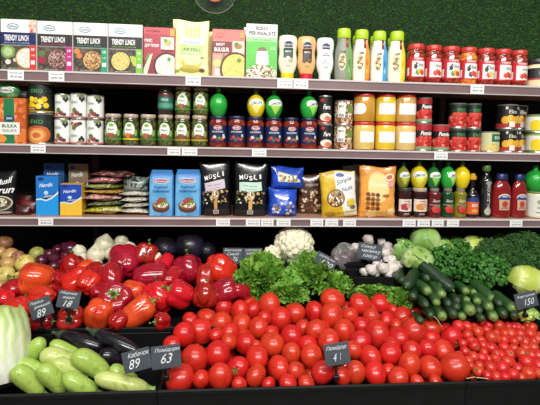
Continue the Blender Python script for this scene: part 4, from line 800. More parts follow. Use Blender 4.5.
TOM = [surf(tom_fn(5, .02, .86, 1)).mesh('tomato', tomm), surf(tom_fn(6, .035, .82, 2)).mesh('tomato', tomm), surf(tom_fn(4, .015, .92, 3)).mesh('tomato', tomm), surf(tom_fn(7, .07, .74, 4), 42).mesh('tomato', tomm)]
CHE = [surf(tom_fn(3, .01, .96, 5), 20, 13).mesh('cherry_tomato', chm), surf(tom_fn(4, .01, 1.04, 6), 20, 13).mesh('cherry_tomato', chm)]
calm = P('calyx_green', ['#4f6a2c', '#6a7f3a', '#7a6a3a'], 3, .6)
def calyx_mesh(n, ln_, wd_, stem):
    b = MB()
    for k in range(n):
        a = 2*PI*k/n; pts = []
        for j in range(5):
            t = j/4; r = .05+ln_*t; w_ = wd_*(1-t)**.7+.004; z = .86-.05*t+.12*math.sin(t*3)-.35*max(0, t*ln_-.25)
            pts.append((r, w_, z))
        vs = []
        for r, w_, z in pts: vs += [(r*math.cos(a)-w_*math.sin(a), r*math.sin(a)+w_*math.cos(a), z), (r*math.cos(a)+w_*math.sin(a), r*math.sin(a)-w_*math.cos(a), z), (r*math.cos(a)+w_*math.sin(a), r*math.sin(a)-w_*math.cos(a), z-.02), (r*math.cos(a)-w_*math.sin(a), r*math.sin(a)+w_*math.cos(a), z-.02)]
        fs = []
        for j in range(4):
            o = j*4
            for e in range(4): e2 = (e+1) % 4; fs.append((o+e, o+e2, o+4+e2, o+4+e))
        b.add(vs, fs)
    b.tube([(0, 0, .72), (0, 0, .9), (.03, 0, .9+stem*.6), (.08, .02, .9+stem)], [.07, .06, .05, .055], 7)
    return b.mesh('calyx', calm)
CALT = calyx_mesh(5, .42, .07, .25); CALC = calyx_mesh(5, .5, .06, .22)
def orient(o, d, roll=0.0): o.rotation_mode = 'QUATERNION'; q = Vector(d).normalized().to_track_quat('Z', 'Y'); o.rotation_quaternion = q @ Euler((0, 0, roll)).to_quaternion()
# ------------------------------------------------------------------ heap solver: things slide along their own sight depth until they only touch
class Heap:
    def __init__(s): s.p = []; s.r = []; s.fix = []
    def add(s, p, r, fix=False): s.p.append(np.array(p)); s.r.append(r); s.fix.append(fix); return len(s.r)-1
    def solve(s, k=.95, it=260, lim=.085):
        p = np.array(s.p); r = np.array(s.r); fx = np.array(s.fix); c = np.array(CAM); d = p-c; L0 = np.linalg.norm(d, axis=1); d /= L0[:, None]; t = L0.copy()
        for _ in range(it):
            p = c+d*t[:, None]; df = p[:, None]-p[None]; ds = np.linalg.norm(df, axis=2); ov = k*(r[:, None]+r[None])-ds; np.fill_diagonal(ov, 0)
            I, J = np.where(ov > 1e-4); m_ = np.zeros(len(t))
            for i, j in zip(I, J):
                if t[i] > t[j] or (t[i] == t[j] and i > j): m_[i] += ov[i, j]*.45; m_[j] -= ov[i, j]*.16
            m_[fx] = 0; t = np.clip(t+np.clip(m_, -.006, .012), L0-.035, L0+lim)
        s.p = list(c+d*t[:, None]); s.f = t/L0; return s.p
T = '''206.2,316.3,9,3 190,319,7,3 223.8,307.8,9 239.8,311.1,10 221.3,322.9,10.5 241.4,323.9,9.8 249,306.7,9.5 201,331.3,12.3,1 184.6,334,10.8 229.7,333,9.3 216.2,334.6,6.5 244,336.3,8
269.4,304.3,10.5 264.3,318.6,7 280.3,318.6,11 294.6,312.7,10 314.7,311.9,10 332.6,299.3,11,1 331.8,315,11.4 258.5,327.4,9.5 302.1,327.9,7.5 316.4,330.4,10 291.2,337.1,10.5 271.9,333,7 271.9,344.2,11.5 245.9,343.6,10.2 308,345,9 328.4,340.2,10.3 256.8,346.3,5.5
360.3,304.3,10.4 380.4,303.6,10.6 349.4,316.1,9 371.2,316.9,8 386.3,321.1,9 401.8,316,9.3 392.2,311,6.5 361.1,325.3,8 344.3,331.2,11 377.1,333.7,12,1 398.2,337.4,10.2 408.5,326,9 360.3,341.6,10 322.5,328.7,8 396.4,326,6.5 391.4,346.5,9 352.9,350,8.4
413.6,331,12 431,327.8,9.8 431.9,339.4,8.8 427.7,348.8,8.2 411.8,350.3,8.6 443.7,351.1,10.2 452,338,10.4,5 446.5,328.8,7,3 409.4,364.8,11.5 430.2,367.9,11 454.6,367,13.2
171.8,344,8 194.4,358.8,12.6 217.9,353.8,11.6 180.1,378.1,13 201.1,379,8 220.4,376.5,11.5,1 238.1,368.3,10.4,5 239.4,384.6,7 229,341.5,7.5
256.8,357.4,10.6 256,375.6,10.4 278.6,368.1,11 291.2,353.2,9.2 311.4,355.7,10.6 296.2,370.8,8.5 287.9,383.4,8.5 306.3,383.4,7.5 322.3,372.3,10.4 268.5,384.5,6.5
338,357,9 355.3,372.3,10 370.4,357.3,10.2 375.4,373.1,10.6 390.5,353.4,10 389,371.6,7.5 398,377.8,9.5 416.8,381,6 435.3,381.3,6 341.5,376,8.5'''
K = '''481.9,322.6,5.4 458.4,326,5.4 466.8,326.8,5.5 474.3,327,4 477.7,331.8,5.6 467.6,335.2,5 498.7,326,5.4 507.9,326.8,4.6 488.6,326,4 486.1,330.1,4.6 496.2,333.5,4.6 491.1,337.7,5.7 517.2,327.6,4.7 520.5,320.1,5.2 527.2,326,5.3 510.4,334.3,5.6 519.7,334.3,5.1 529.8,334.3,5.6 504.6,333.5,4 503.7,340.2,5 523.9,342.7,6.4 513.8,341.9,4.6 534,341.9,4.2 538.1,339.4,4.6 533.1,347.8,5 471.8,341.9,5.1 481.1,341,4.6 482.7,345.3,4.6 474.3,346.1,5 465.1,352,5 491.1,348.6,6 503.7,347.8,5.4 513.8,348.6,4.6 522.2,353.7,6 509.6,354.5,5.6 500.4,355.3,5 495.3,359.5,5.6 483.6,352.8,4.2 473.5,357,5 481.9,358.7,5.5 487.8,359.5,4.2 468.5,361.2,4.6 537.3,356.2,6.3 531.4,355.3,5 526.4,362,6.5 538.2,366,6.4 507.1,362,5 502,368.8,7 490.3,367.9,5.6 479.4,366.2,4.6 478.5,372.1,5.5 487,375.6,4.7 470.1,366.2,4.2 517.2,368.8,5.5 513,374.7,5.5 528.1,373.9,6.4 539,373.9,5.2 534,370.4,3.8 496.2,377,5.2 458.6,356,4.4 463,344,4.4 505,377.6,4.6 521,378,4.6'''
hp = Heap(); tl = []; cl = []
for s_ in T.split():
    v = [float(x) for x in s_.split(',')]; p = on(v[0], v[1]); tl.append((hp.add(p, v[2]*depth(p)/FPX), v))
for s_ in K.split():
    v = [float(x) for x in s_.split(',')]; p = on(v[0], v[1]); cl.append((hp.add(p, v[2]*depth(p)/FPX), v))
hp.solve(); n1 = len(hp.r); q = random.Random(11); ul = []
hp.fix = [True]*n1
for gy in range(7):
    for gx in range(15):
        px, py = 170+gx*20+q.uniform(-6, 6)+(gy % 2)*10, 312+gy*11.5+q.uniform(-3, 3)
        if px > 462 or py > 383 or (px < 215 and py < 330+0*px) : continue
        p = on(px, py, .075); r_ = .031*q.uniform(.9, 1.1); ul.append((hp.add(p, r_), 0))
for gy in range(6):
    for gx in range(9):
        px, py = 468+gx*11+q.uniform(-3, 3)+(gy % 2)*5, 329+gy*9+q.uniform(-2, 2)
        if px > 548 or py > 377: continue
        p = on(px, py, .038); ul.append((hp.add(p, .0148*q.uniform(.9, 1.1)), 1))
hp.solve(k=.97, it=160, lim=.05)
def rowlab(lst, rows, what):
    """names by row (counted up from the tray edge) and place in the row"""
    out = {}
    key = sorted(lst, key=lambda t: -(t[1][1]+(t[1][0]-270)*.03)); n = len(key); per = math.ceil(n/rows)
    for r_ in range(rows):
        row = sorted(key[r_*per:(r_+1)*per], key=lambda t: t[1][0])
        for i, t_ in enumerate(row): out[t_[0]] = '%s, %s from left in %s row up from the tray edge' % (what, ORD[i+1], ORD[r_+1])
    return out
lt = rowlab(tl, 6, 'red tomato'); lk = rowlab(cl, 6, 'cherry tomato')
def put_tomato(name, me, i, lab, cat, grp, direction, cal=None):
    root_ = thing(name, lab, cat, hp.p[i], grp); o = link(name+'_fruit' if False else 'fruit', me, root_); r_ = hp.r[i]*float(hp.f[i])*1.1
    root_.scale = (r_,)*3; orient(root_, direction, R.uniform(0, 6))
    if cal: link('calyx', cal, root_)
for i, v in tl:
    k = int(v[3]) if len(v) > 3 else 0
    if k == 3: put_tomato('tomato', TOM[3], i, lt[i]+'' , 'tomato', 'big red tomatoes', (R.uniform(-.5, .5), R.uniform(-.6, .2), .8))
    elif k == 5: put_tomato('tomato', TOM[0], i, lt[i], 'tomato', 'big red tomatoes', (-.3 if v[0] < 300 else .15, -.9, .25 if v[0] < 300 else -.1), CALT)
    else: put_tomato('tomato', TOM[1 if k == 1 else R.choice((0, 1, 2, 0))], i, lt[i], 'tomato', 'big red tomatoes', (R.uniform(-.6, .6), R.uniform(.3, 1), R.uniform(-1, -.15)) if R.random() < .8 else (R.uniform(-1, 1), .5, R.uniform(-.2, .6)), CALT if R.random() < .25 else None)
for i, v in cl:
    c_ = R.random(); d_ = (R.uniform(-.8, .8), R.uniform(-1, -.2), R.uniform(-.5, .8)) if c_ < .5 else (R.uniform(-.8, .8), R.uniform(.2, 1), R.uniform(-.8, .3))
    put_tomato('cherry_tomato', R.choice(CHE), i, lk[i], 'cherry tomato', 'cherry tomatoes', d_, CALC)
for i, k in ul:
    d_ = (R.uniform(-1, 1), R.uniform(-1, 1), R.uniform(-1, 1))
    if k == 0: put_tomato('tomato', R.choice(TOM[:3]), i, 'red tomato low in the heap, glimpsed between the tomatoes above it', 'tomato', 'half hidden tomatoes low in the heap', d_)
    else: put_tomato('cherry_tomato', R.choice(CHE), i, 'cherry tomato low in the heap, glimpsed between those above it', 'cherry tomato', 'half hidden cherry tomatoes', d_, CALC)
# ------------------------------------------------------------------ bell peppers
def pepper_fn(lob, seed, ln_):
    q = random.Random(seed); p = q.uniform(0, 6); am = [q.uniform(.09, .17) for _ in range(lob)]; bx_ = q.uniform(-.12, .12)
    def fn(a, t):
        z = -1+2*t; prof = max(0, 1-abs(z)**3.2)**.5
        prof *= .80+.2*(t**.7); k = 0
        c_ = abs(math.cos(lob*a/2+p)); g = 1-.24*(1-c_)**1.6*(.55+.45*abs(z))
        g *= 1+.06*math.sin(a+p)+.03*math.sin(3*z+2*a)
        r = prof*g; zz = z*ln_
        ed = math.exp(-(r/.42)**2)
        if z > .5: zz -= .30*ed
        if z < -.5: zz += (.26-.16*c_)*ed+.05*math.cos(lob*a+2*p)*(1-ed)*0
        return (r*math.cos(a)+bx_*z*z, r*math.sin(a), zz)
    return fn
pR = P('pepper_bright', ['#c4141a', '#d01c18', '#b51018'], 1.2, .2, coat=.5, rand=.08); pD = P('pepper_crimson', ['#95101f', '#a81422', '#7d0c1a'], 1.2, .2, coat=.5, rand=.1); pO = P('pepper_orange', ['#d2301a', '#dc4a20', '#c4201a'], .9, .22, coat=.5, rand=.06)
pst = P('pepper_stem', ['#5f7d34', '#7d9648', '#4a6428'], 4, .55)
PF = {}
for cn, cm in (('R', pR), ('D', pD), ('O', pO)): PF[cn] = [surf(pepper_fn(4, 3, 1.0), 48, 30).mesh('pepper', cm, angle=80), surf(pepper_fn(3, 8, 1.15), 48, 30).mesh('pepper', cm, angle=80), surf(pepper_fn(4, 15, .9), 48, 30).mesh('pepper', cm, angle=80), surf(pepper_fn(3, 21, 1.45), 48, 30).mesh('pepper', cm, angle=80)]
b = MB(); b.tube([(0, 0, .55), (0, 0, .75), (.05, .02, 1.0), (.16, .05, 1.22), (.2, .06, 1.28)], [.2, .12, .09, .1, .12], 9)
for k in range(6):
    a = k*PI/3; b.tube([(.05*math.cos(a), .05*math.sin(a), .7), (.24*math.cos(a), .24*math.sin(a), .74), (.34*math.cos(a), .34*math.sin(a), .8)], [.09, .07, .02], 6)
PST = b.mesh('stem', pst)
# px, py, half width px, colour, mesh, direction of the stem end, description
PP = [(36, 280, 15.5, 'O', 0, (-1, -.2, .25), 'big orange red pepper lying on its side beside the yellow apples'), (71, 267, 11.5, 'D', 2, (-.2, .6, .6), 'dark red pepper below the red onions'), (85.5, 268.5, 7.5, 'O', 1, (.4, .8, .2), 'small orange red pepper tip just below the white onions'),
 (62, 283, 13, 'D', 3, (-.9, .3, .1), 'long crimson pepper right of the orange red one'), (76, 282.5, 13, 'R', 0, (.8, .4, .3), 'bright red pepper above the chalk sign reading 18'), (12, 291, 9.5, 'D', 2, (-.4, .6, .5), 'dark crimson pepper under the yellow apples at left'), (3, 299, 9, 'R', 1, (-.8, .4, .1), 'red pepper cut by the left picture edge'),
 (17, 312, 13, 'R', 0, (-.5, .7, .2), 'large red pepper left of the chalk sign reading 89'), (42, 295.5, 10, 'R', 3, (-1, .2, .05), 'long red pepper lying just above the sign reading 89'), (40, 323, 9, 'D', 3, (1, .2, .05), 'dark pepper under the chalk sign reading 89'), (72, 318, 11.5, 'D', 2, (.12, -.95, .3), 'dark red pepper with green stem facing out under sign 18'),
 (98.5, 313.5, 13, 'O', 0, (-.1, .5, -.85), 'orange red pepper standing upright at the tray edge'), (115, 299, 14.5, 'D', 2, (.15, -.75, .65), 'crimson pepper with curved green stem facing the viewer'), (137, 312.5, 14, 'O', 3, (.8, .2, .55), 'orange red pepper leaning diagonally at the tray edge'), (133.5, 291, 10, 'O', 1, (-1, .3, 0), 'small orange red pepper right of the stemmed crimson one'),
 (158, 298, 14, 'R', 0, (-.2, .6, .7), 'bright red pepper left of the pepper with pale stem'), (119, 321, 8.5, 'D', 1, (.5, .6, .2), 'dark pepper low between the two orange red ones'), (162, 321, 8, 'D', 2, (-.9, -.45, .1), 'dark pepper with pale stem pointing left at the crate corner'), (124, 262.5, 15, 'D', 0, (-.2, .7, .5), 'big crimson pepper right under the white onions'),
 (146, 255.5, 11, 'D', 2, (.2, .5, .8), 'round crimson pepper highest in the heap'), (111, 279, 13, 'D', 1, (-.1, .6, .6), 'crimson pepper right above the one with curved stem'), (95, 275.5, 11, 'D', 0, (-.5, .6, .4), 'crimson pepper between white onions and the bright red pepper'), (151, 275.5, 13.5, 'D', 3, (1, .2, .1), 'long crimson pepper lying across the middle of the heap'),
 (164, 264.5, 9, 'R', 1, (.3, .8, .3), 'red pepper just left of the tall dark crimson one'), (88, 284, 10.5, 'R', 2, (.2, .7, .4), 'red pepper right of the chalk sign reading 18'), (188, 270, 13, 'D', 0, (-.1, .6, .8), 'tall dark crimson pepper in front of the red cabbages'), (219.5, 269.5, 14, 'R', 0, (.55, .3, -.6), 'bright red pepper tilted beside the dark double sign'),
 (205, 278, 10.5, 'D', 3, (.1, .6, .7), 'crimson pepper wedged between the tall one and the tilted one'), (171, 279, 11, 'D', 1, (.3, .7, .2), 'crimson pepper behind the bright stemmed one'), (180, 294.5, 12.5, 'R', 0, (-.85, -.1, .5), 'bright red pepper with stem at its left, near the tomatoes'), (204.5, 296, 11.5, 'D', 2, (.1, .6, .5), 'crimson pepper directly above the ribbed tomato'),
 (224.5, 291, 11.5, 'D', 1, (.9, .1, .35), 'crimson pepper between the tilted red one and the tomatoes'), (241, 291, 8, 'D', 3, (.6, .5, -.3), 'crimson pepper end touching the curly lettuce'), (100, 294, 9, 'D', 2, (0, .7, .2), 'dark pepper in the gap left of the stemmed crimson one'), (145, 301, 8.5, 'R', 1, (0, .8, .1), 'red pepper half hidden above the diagonal orange one')]
ph = Heap()
for (px, py, hw, *_x) in PP: p = on(px, py); ph.add(p, hw*.88*depth(p)/FPX)
ph.solve(k=.9, lim=.1)
for i, (px, py, hw, cn, mi_, d_, lab) in enumerate(PP):
    r_ = ph.r[i]/.88*float(ph.f[i])*1.2; root_ = thing('bell_pepper', lab, 'pepper', ph.p[i], 'red peppers in the middle crate'); k = {0: 1.0, 1: .98, 2: 1.02, 3: .84}[mi_]
    root_.scale = (r_*k,)*3; orient(root_, d_, R.uniform(-.4, .4)+(i*1.3)); link('flesh', PF[cn][mi_], root_); s_ = link('stem', PST, root_); s_.location = (0, 0, (1.0, 1.15, .9, 1.45)[mi_]-.95)
# ------------------------------------------------------------------ round produce: apples, onions, garlic
def put(name, parts, p, r_, lab, cat, grp, d_):
    t = thing(name, lab, cat, p, grp); t.scale = (r_,)*3; orient(t, d_, R.uniform(0, 6))
    for nm_, me_ in parts: link(nm_, me_, t)
def fruit(fn, name, m, nu=30, nv=20): return surf(fn, nu, nv).mesh(name, m, angle=80)
def bulb(topk, lobn=0, amp=0, flatk=.9):
    def fn(a, t):
        th = -PI/2+PI*t; r = math.cos(th)*(1+amp*math.cos(lobn*a)*(1-.3*t)); z = math.sin(th)*flatk
        if t > .8: z += ((t-.8)/.2)**1.6*topk; r = max(r, .12*(1-(t-.8)/.2*.45)*min(1, (1-t)*60))
        return (r*math.cos(a), r*math.sin(a), z)
    return fn
apm = [P('apple_yellow', ['#c9b45a', '#d4c26c', '#b9a24c'], 1.5, .35, coat=.2, rand=.05), P('apple_blush', ['#b98a58', '#c8a060', '#a86a50'], 1.3, .35, coat=.2, rand=.06), P('apple_russet', ['#8a5a40', '#9a6a48', '#7a4a38'], 1.3, .4, rand=.05), P('apple_green', ['#8f9440', '#a0a250', '#7d8238'], 1.3, .35, coat=.2)]
def applefn(a, t):
    th = -PI/2+PI*t; r = math.cos(th); z = math.sin(th)*.9; d = .3*math.exp(-(r/.26)**2)
    return (r*math.cos(a)*(1+.02*math.cos(5*a)*(1-t)), r*math.sin(a)*(1+.02*math.cos(5*a)*(1-t)), z-d if z > 0 else z+d*.5)
APS = [fruit(applefn, 'apple', m_) for m_ in apm]; b = MB(); b.tube([(0, 0, .5), (.02, 0, .75), (.08, .02, 1.0)], [.04, .03, .045], 6); ASTEM = b.mesh('stem', P('apple_stem', ['#5a4028', '#6a4c30'], 5, .7))
onm = P('red_onion_skin', ['#3a0f22', '#541a30', '#2a0c18'], 2.5, .25, coat=.4, rand=.12, dist=1); wom = P('white_onion_skin', ['#c9c3a4', '#d8d3b8', '#b9b28c'], 2, .35, rand=.05); gam = P('garlic_skin', ['#cfc5bb', '#dcd5cc', '#b39a9c'], 3, .5, rand=.05, dist=1)
ONI = fruit(bulb(.35), 'onion', onm); WON = fruit(bulb(.3, 0, 0, .93), 'onion', wom); GAR = fruit(bulb(.55, 8, .09, .8), 'garlic', gam)
b = MB()
for k in range(9): a = k*.7; b.tube([(.03*math.cos(a), .03*math.sin(a), -.85), (.09*math.cos(a), .09*math.sin(a), -.97), (.12*math.cos(a+.4), .12*math.sin(a+.4), -1.03)], [.025, .018, .01], 5)
ROOT = b.mesh('root_tuft', P('root_fibre', ['#a8946a', '#8a7650'], 5, .8))
RD = [('apple', 5, 242.6, 7.5, 2, 'brownish apple highest at left, near the black bag shelf'), ('apple', 0, 252, 6, 1, 'blushed apple cut by left picture edge, upper one'), ('apple', 10, 256, 8.5, 1, 'reddish apple below the brownish one at left'), ('apple', 8, 263.5, 7.5, 1, 'pinkish apple left of the large yellow apple'), ('apple', 18, 257, 6.5, 2, 'russet apple just behind the large yellow one'), ('apple', 25, 263.6, 9.4, 0, 'large yellow apple right of the pinkish ones'), ('apple', 37, 253.5, 7.3, 3, 'green apple beside the red onions'), ('apple', 5, 275, 9.4, 0, 'yellow apple with blush above the leftmost peppers'), ('apple', 1, 264.5, 5.5, 0, 'small yellow apple cut by the left picture edge'), ('apple', 1, 287, 6, 1, 'blushed apple lowest at left picture edge'), ('apple', 18.5, 277.5, 6, 0, 'pale yellow apple wedged beside the orange red pepper'),
 ('red_onion', 41.5, 260.5, 6.2, 0, 'red onion next to the green apple'), ('red_onion', 54, 258, 5.3, 0, 'red onion in the middle of the onion heap'), ('red_onion', 54, 267, 6, 0, 'shiny red onion lowest above the long crimson pepper'), ('red_onion', 66.5, 257, 6.8, 0, 'red onion left of the white onions'), ('red_onion', 70, 248.5, 8, 0, 'red onion highest in the onion heap'), ('red_onion', 41, 267, 4.8, 0, 'small red onion just above the orange red pepper'), ('red_onion', 62, 264, 5, 0, 'red onion just left of the dark red pepper'), ('red_onion', 49, 254, 5.2, 0, 'red onion behind the middle one'), ('red_onion', 58, 250, 6, 0, 'red onion left of the highest one'),
 ('white_onion', 79, 251.5, 7, 0, 'white onion right of the highest red onion'), ('white_onion', 82.5, 258.5, 6.6, 0, 'white onion at the front left, above red peppers'), ('white_onion', 104.3, 244.3, 9.4, 0, 'large white onion on top of the heap'), ('white_onion', 96, 255, 9.4, 0, 'large white onion in front of the top one'), ('white_onion', 121.5, 241.5, 6.8, 0, 'white onion with a pointed neck at the back'), ('white_onion', 119, 248, 6.3, 0, 'white onion right of the two large ones'), ('white_onion', 129.5, 248, 6.3, 0, 'white onion furthest right, beside the high pepper'), ('white_onion', 111, 254, 6.4, 0, 'white onion peeping over the big crimson pepper'), ('white_onion', 157, 257.5, 5, 0, 'white onion between peppers below the dark cabbage'), ('white_onion', 97, 265.5, 6, 0, 'white onion lowest, between red peppers'),
 ('garlic_bulb', 387, 247, 5.8, 0, 'garlic bulb top right of the garlic sign'), ('garlic_bulb', 394, 252, 5.2, 0, 'garlic bulb nearest the green cabbage leaf'), ('garlic_bulb', 385, 253.5, 6, 0, 'garlic bulb touching the right edge of the sign'), ('garlic_bulb', 389.7, 262, 8, 0, 'largest garlic bulb, showing its root end'), ('garlic_bulb', 398, 258.8, 5.4, 0, 'garlic bulb at the right, by the pale cabbage'), ('garlic_bulb', 383, 268.5, 6.5, 0, 'garlic bulb at the front of the pile'), ('garlic_bulb', 392, 268.5, 6.8, 0, 'garlic bulb just behind the leftmost cucumber'), ('garlic_bulb', 399, 266, 5.5, 0, 'garlic bulb between cucumbers and cabbage'), ('garlic_bulb', 371, 270, 6.2, 0, 'garlic bulb right of the sign clip'), ('garlic_bulb', 377, 264.5, 5.4, 0, 'garlic bulb under the sign, right side'), ('garlic_bulb', 368, 239.5, 6, 0, 'grey garlic bulb rising behind the sign'), ('garlic_bulb', 381.5, 242, 4.6, 0, 'garlic bulb with pink neck behind the sign'), ('garlic_bulb', 356, 248, 5.5, 0, 'garlic bulb left of the sign by the plastic bag')]
rh = Heap()
for nm_, px, py, hw, k, l_ in RD: p = on(px, py); rh.add(p, hw*depth(p)/FPX)
rh.solve(k=.93, lim=.07)
for i, (nm_, px, py, hw, k, l_) in enumerate(RD):
    r_ = rh.r[i]*float(rh.f[i]); dz_ = (R.uniform(-.5, .5), R.uniform(-.6, .5), .8)
    if nm_ == 'apple': put('apple', [('fruit', APS[k]), ('stem', ASTEM)], rh.p[i], r_, l_, 'apple', 'apples at the left', (R.uniform(-.6, .6), R.uniform(-.8, .6), .5))
    elif nm_ == 'red_onion': put('red_onion', [('bulb', ONI), ('root_tuft', ROOT)], rh.p[i], r_, l_, 'onion', 'red onions', (R.uniform(-1, 1), R.uniform(-.6, .6), .5))
    elif nm_ == 'white_onion': put('white_onion', [('bulb', WON), ('root_tuft', ROOT)], rh.p[i], r_, l_, 'onion', 'white onions', dz_)
    else: put('garlic_bulb', [('bulb', GAR), ('root_tuft', ROOT)], rh.p[i], r_*.98, l_, 'garlic', 'garlic bulbs', (R.uniform(-1, 1), -.5 if k else R.uniform(-.3, .6), .6) if px != 389.7 else (.2, .8, .3))
# ------------------------------------------------------------------ long produce: cucumbers, zucchini, aubergines
def longfn(tip, tail, bend, lob=0, amp=0, L=1.0, pw=1.0, taper=0.0):
    def fn(a, t):
        z = t*2-1; e = (max(0, 1-abs(z)**(tip if z < 0 else tail)))**.5
        r = e*(1+amp*math.cos(lob*a))*(1-taper*(t)); c_ = bend*(1-z*z)
        return (r*math.cos(a)+c_, r*math.sin(a), z*L)
    return fn
cum = P('cucumber_skin', ['#152c17', '#1f3a1e', '#102413'], 2.2, .35, coat=.3, rand=.12, bump=.5, bscale=9); cup = P('cucumber_pale', ['#21431f', '#315a2a', '#1a361a'], 1.8, .35, coat=.3, rand=.1, bump=.5, bscale=9)
def endmat(m_, col, z0):                                     # the paler blossom end of the skin
    nt = m_.node_tree; N = nt.nodes; b = N['Principled BSDF']; src = b.inputs['Base Color'].links[0].from_socket
    tc = N.new('ShaderNodeTexCoord'); sp = N.new('ShaderNodeSeparateXYZ'); nt.links.new(tc.outputs['Object'], sp.inputs[0]); mr = N.new('ShaderNodeMapRange'); mr.inputs[1].default_value = z0; mr.inputs[2].default_value = z0-.9; nt.links.new(sp.outputs[2], mr.inputs[0])
    mx = N.new('ShaderNodeMix'); mx.data_type = 'RGBA'; mx.inputs[7].default_value = lin(col); nt.links.new(mr.outputs[0], mx.inputs[0]); nt.links.new(src, mx.inputs[6]); nt.links.new(mx.outputs[2], b.inputs['Base Color'])
endmat(cum, '#3f6234', -3.1); endmat(cup, '#7f9c4c', -2.7)
CUC = [fruit(longfn(6, 6, .15, 5, .03, 3.6, 1), 'cucumber', m_, 24, 30) for m_ in (cum, cup)] + [fruit(longfn(6, 6, -.25, 5, .03, 3.6, 1), 'cucumber', m_, 24, 30) for m_ in (cum, cup)]
b = MB(); b.tube([(0, 0, -3.5), (.02, 0, -3.68), (.05, .03, -3.85)], [.16, .1, .07], 7); CTIP = b.mesh('blossom_tip', P('dry_blossom', ['#a8985a', '#7a6a3a'], 5, .8))
def lay(name, parts, A, B, r_, L, lab, cat, grp, roll=0):
    """A = near end, B = direction point; mesh runs from -L (near) to +L"""
    d = (B-A).normalized(); t = thing(name, lab, cat, A+d*r_*L*.98, grp); t.scale = (r_,)*3; orient(t, d, roll)
    for nm_, me_ in parts: link(nm_, me_, t)
CU = [(401, 279, 400, 268, 9, 0, 'stubby cucumber end standing up by the garlic'), (403, 281, 391, 273, 9, 0, 'leftmost cucumber, lying just behind the lettuce'), (406, 287, 415, 272, 11, 0, 'cucumber leaning right, second from the garlic'), (428, 279, 420, 272, 10, 0, 'cucumber under the pale cabbage, left of the biggest'), (453, 290, 432, 272, 12.5, 0, 'biggest dark cucumber lying diagonally at the top'), (429, 292.5, 414, 284, 11, 1, 'mid green cucumber left of the biggest one'), (443, 296, 433, 283, 10.5, 1, 'mid green cucumber directly below the biggest one'), (413, 297, 413, 288, 9.5, 0, 'short upright cucumber end beside the lettuce edge'), (437, 304, 429, 291, 9, 1, 'slim cucumber in the centre left of the heap'), (426.5, 305.5, 418, 297, 9, 0, 'dark cucumber with pale tip above the tomatoes'), (443, 317, 434, 307, 11, 1, 'mid green cucumber above the dry stalk'), (431, 316, 422, 309, 9, 0, 'dark cucumber lowest at the left, near big tomatoes'), (467, 292, 456, 284, 9, 1, 'cucumber below the parsley, end facing out'), (474, 292.5, 467, 286, 7.5, 1, 'thin cucumber tucked under the parsley'), (448.5, 304.5, 442, 298, 9, 0, 'dark cucumber in the middle of the heap'), (458, 301.5, 450, 294, 8.5, 0, 'dark cucumber right below the biggest one'), (467.5, 300.5, 459, 295, 8, 1, 'small cucumber with yellowish tip'), (477.5, 302, 470, 295, 9, 1, 'pale ended cucumber in the middle of the heap'), (471, 311.5, 463, 304, 13, 1, 'fat cucumber with round pale end facing out'), (454, 314.5, 447, 307, 11, 0, 'dark cucumber left of the fat one, lower'), (462, 317, 457, 311, 9, 1, 'small cucumber end at the crate rim, left of fat one'), (479.5, 311.5, 473, 304, 9, 0, 'dark cucumber right of the fat one'), (420.5, 321, 414, 314, 9.5, 0, 'dark cucumber hidden low behind the big tomatoes'), (457, 308, 449, 300, 9, 0, 'dark cucumber between the fat one and its left neighbour'), (494, 301, 478, 287, 10.5, 1, 'long cucumber below the parsley right of centre'), (515, 309.5, 500, 298, 12, 1, 'long pale tipped cucumber next to the right sign'), (491, 308.5, 474, 296, 11, 1, 'long mid green cucumber at the right'), (494, 318, 487, 311, 10.5, 1, 'pale ended cucumber resting on the crate rim'), (504, 314.5, 496, 307, 10, 0, 'dark cucumber right of the pale ended one'), (514.5, 316, 507, 309, 8.5, 0, 'last dark cucumber at the right end of the heap'), (500, 304.5, 489, 294, 9, 0, 'dark cucumber beside the long pale tipped one'), (482, 318.5, 476, 312, 8.5, 0, 'dark cucumber end low at the crate rim'), (441, 287, 431, 276, 9, 0, 'dark cucumber just under the biggest diagonal one')]
ch = Heap()
for (x, y, x2, y2, w_, k, l_) in CU: p = on(x, y, -.035); ch.add(p, w_/2*depth(p)/FPX*1.05)
ch.solve(k=.98, it=150, lim=.05)
for i, (x, y, x2, y2, w_, k, l_) in enumerate(CU):
    A = Vector(ch.p[i]); f = depth(A); side = at(x2, y2, A.y)-at(x, y, A.y); vis = side.length
    B = at(x2, y2, A.y+math.sqrt(max(.003, .125**2-min(vis*1.1, .1)**2))); r_ = ch.r[i]*1.02
    lay('cucumber', [('cucumber_body', CUC[k+2*(i % 2)]), ('blossom_tip', CTIP)], A, B, r_, 3.6*1.0, l_, 'cucumber', 'cucumbers', i*1.1)
zum = P('zucchini_skin', ['#94b248', '#a8c25a', '#80a03c'], 2.0, .35, coat=.25, rand=.06, dist=.8, detail=5); zum2 = P('zucchini_yellowish', ['#b4c464', '#c4d07a', '#9eb052'], 2.0, .35, coat=.25, rand=.05, dist=.8, detail=5); zst = P('zucchini_stem', ['#8fae5a', '#7a9a48'], 4, .5)
ZUC = [fruit(longfn(2.6, 4, .12, 8, .012, 2.0, 1, .28), 'zucchini', m_, 32, 26) for m_ in (zum, zum2)]
b = MB(); b.lathe([(.42, 1.7), (.36, 1.95), (.3, 2.1), (.34, 2.35), (.36, 2.4)], 8); ZST = b.mesh('stem', zst)
